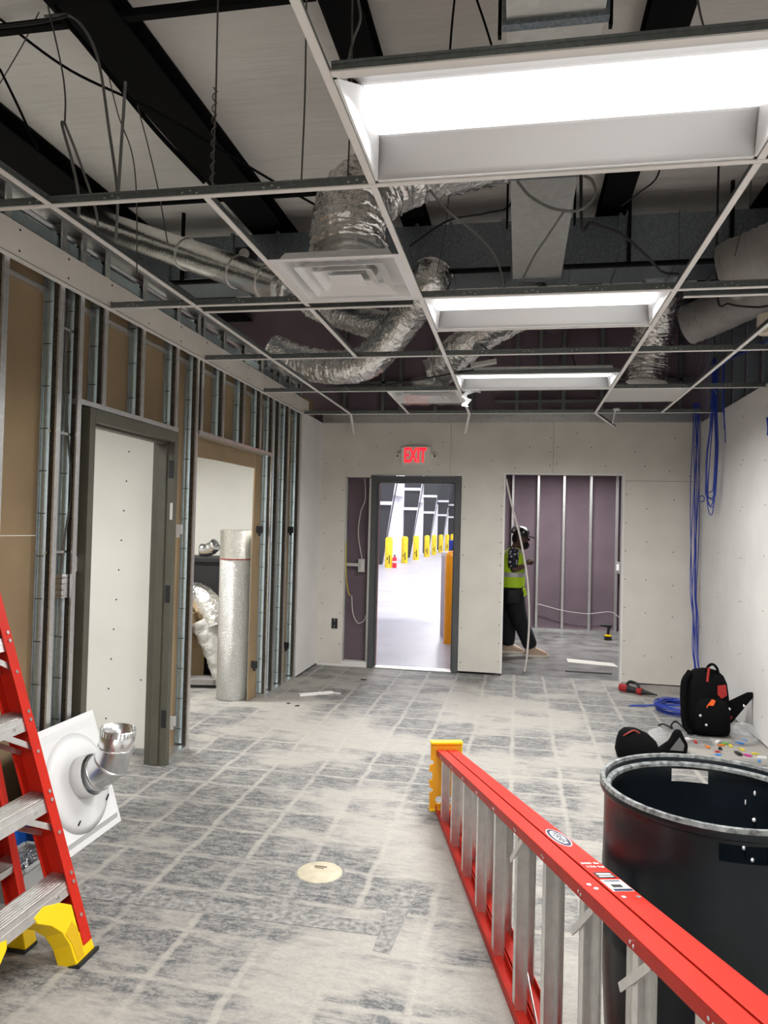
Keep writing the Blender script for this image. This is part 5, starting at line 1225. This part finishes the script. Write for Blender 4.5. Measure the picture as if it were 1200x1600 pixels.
MB().prism([(.04, .88), (.10, .86), (.12, .78), (.07, .74), (.05, .80)], (0, PY-.12, 0), (1,0,0), (0,0,1), (0, .02, 0)).build('vest_tail', VEST, ps, bevel=.006)
# head: face, beard, ear, hard hat
hc = Vector((.025, PY, 1.485))
MB().ball(hc, .098, .078, .118, 20, 14).build('head', SKIN, ps, smooth=True, sub=0)
MB().ball(hc+Vector((.102, 0, -.01)), .020, .014, .022, 10, 8).build('nose', SKIN, ps, smooth=True)
for sy in (-1, 1):
    MB().ball(hc+Vector((-.005, sy*.078, -.01)), .020, .010, .032, 10, 8).build('ear', SKIN, ps, smooth=True)
    MB().ball(hc+Vector((.082, sy*.032, .018)), .012, .010, .008, 8, 6).build('eye', mat('dark_eye', (.02, .018, .016), .2), ps, smooth=True)
MB().ball(hc+Vector((.094, 0, -.058)), .010, .024, .007, 10, 6).build('mouth', mat('lips', (.12, .045, .04), .5), ps, smooth=True)
MB().ball(hc+Vector((.045, 0, -.082)), .068, .068, .060, 16, 10).build('beard', mat('black_hair', (.008, .007, .006), .9, bump=(90, .6)), ps, smooth=True)
MB().ball(hc+Vector((-.055, 0, .0)), .055, .074, .075, 14, 10).build('hair', MATS['black_hair'], ps, smooth=True)
HH = mat('sticker_hard_hat', (.02, .02, .022), .3); nt = HH.node_tree
vo = nt.nodes.new('ShaderNodeTexVoronoi'); vo.inputs['Scale'].default_value = 16; tcn = nt.nodes.new('ShaderNodeTexCoord'); cr = nt.nodes.new('ShaderNodeValToRGB')
nt.links.new(tcn.outputs['Object'], vo.inputs['Vector']); nt.links.new(vo.outputs['Distance'], cr.inputs[0]); nt.links.new(cr.outputs[0], nt.nodes['Principled BSDF'].inputs['Base Color'])
cr.color_ramp.elements[0].color = (.55, .53, .52, 1); cr.color_ramp.elements[0].position = .34; cr.color_ramp.elements[1].position = .42; cr.color_ramp.elements[1].color = (.012, .012, .014, 1)
ht = Vector((.012, PY, 1.535)); tilt = Vector((.16, 0, 1)).normalized()
hh = MB().lathe([(.125, .0), (.124, .02), (.118, .05), (.098, .085), (.06, .108), (.0001, .116)], ht, tilt, 28).build('hard_hat', HH, ps, smooth=True, solid=.003)
MB().prism([(.10*math.cos(a)*1.0+.07, .125*math.sin(a)) for a in [PI*(-.5+i/12) for i in range(13)]], ht+Vector((.035, 0, .004)), Vector((1, 0, -.34)).normalized(), (0,1,0), (0, 0, .016)).build('peak', HH, hh, bevel=.002)
# trainers
TAN = mat('tan_trainer', (.50, .36, .27), .7); SOLE = mat('pale_sole', (.75, .68, .58), .7)
for x_, y_ in ((.20, PY-.10), (-.10, PY+.09)):
    t_ = MB()
    stack(t_, [(x_+.045, y_, .028, .150, .050), (x_+.045, y_, .055, .148, .048), (x_+.03, y_, .085, .115, .044), (x_-.005, y_, .115, .07, .042), (x_-.02, y_, .135, .05, .04)], 20, 2.4)
    so = t_.build('trainer', TAN, ps, smooth=60)
    stack(MB(), [(x_+.045, y_, .0, .150, .050), (x_+.047, y_, .015, .158, .054), (x_+.047, y_, .032, .156, .053)], 20, 2.4).build('sole', SOLE, so, smooth=60)
    for k in range(4): MB().bar((x_+.05+.022*k, y_-.03, .108-.011*k), (x_+.05+.022*k, y_+.03, .108-.011*k), .008, .008).build('lace', BLACK, so)
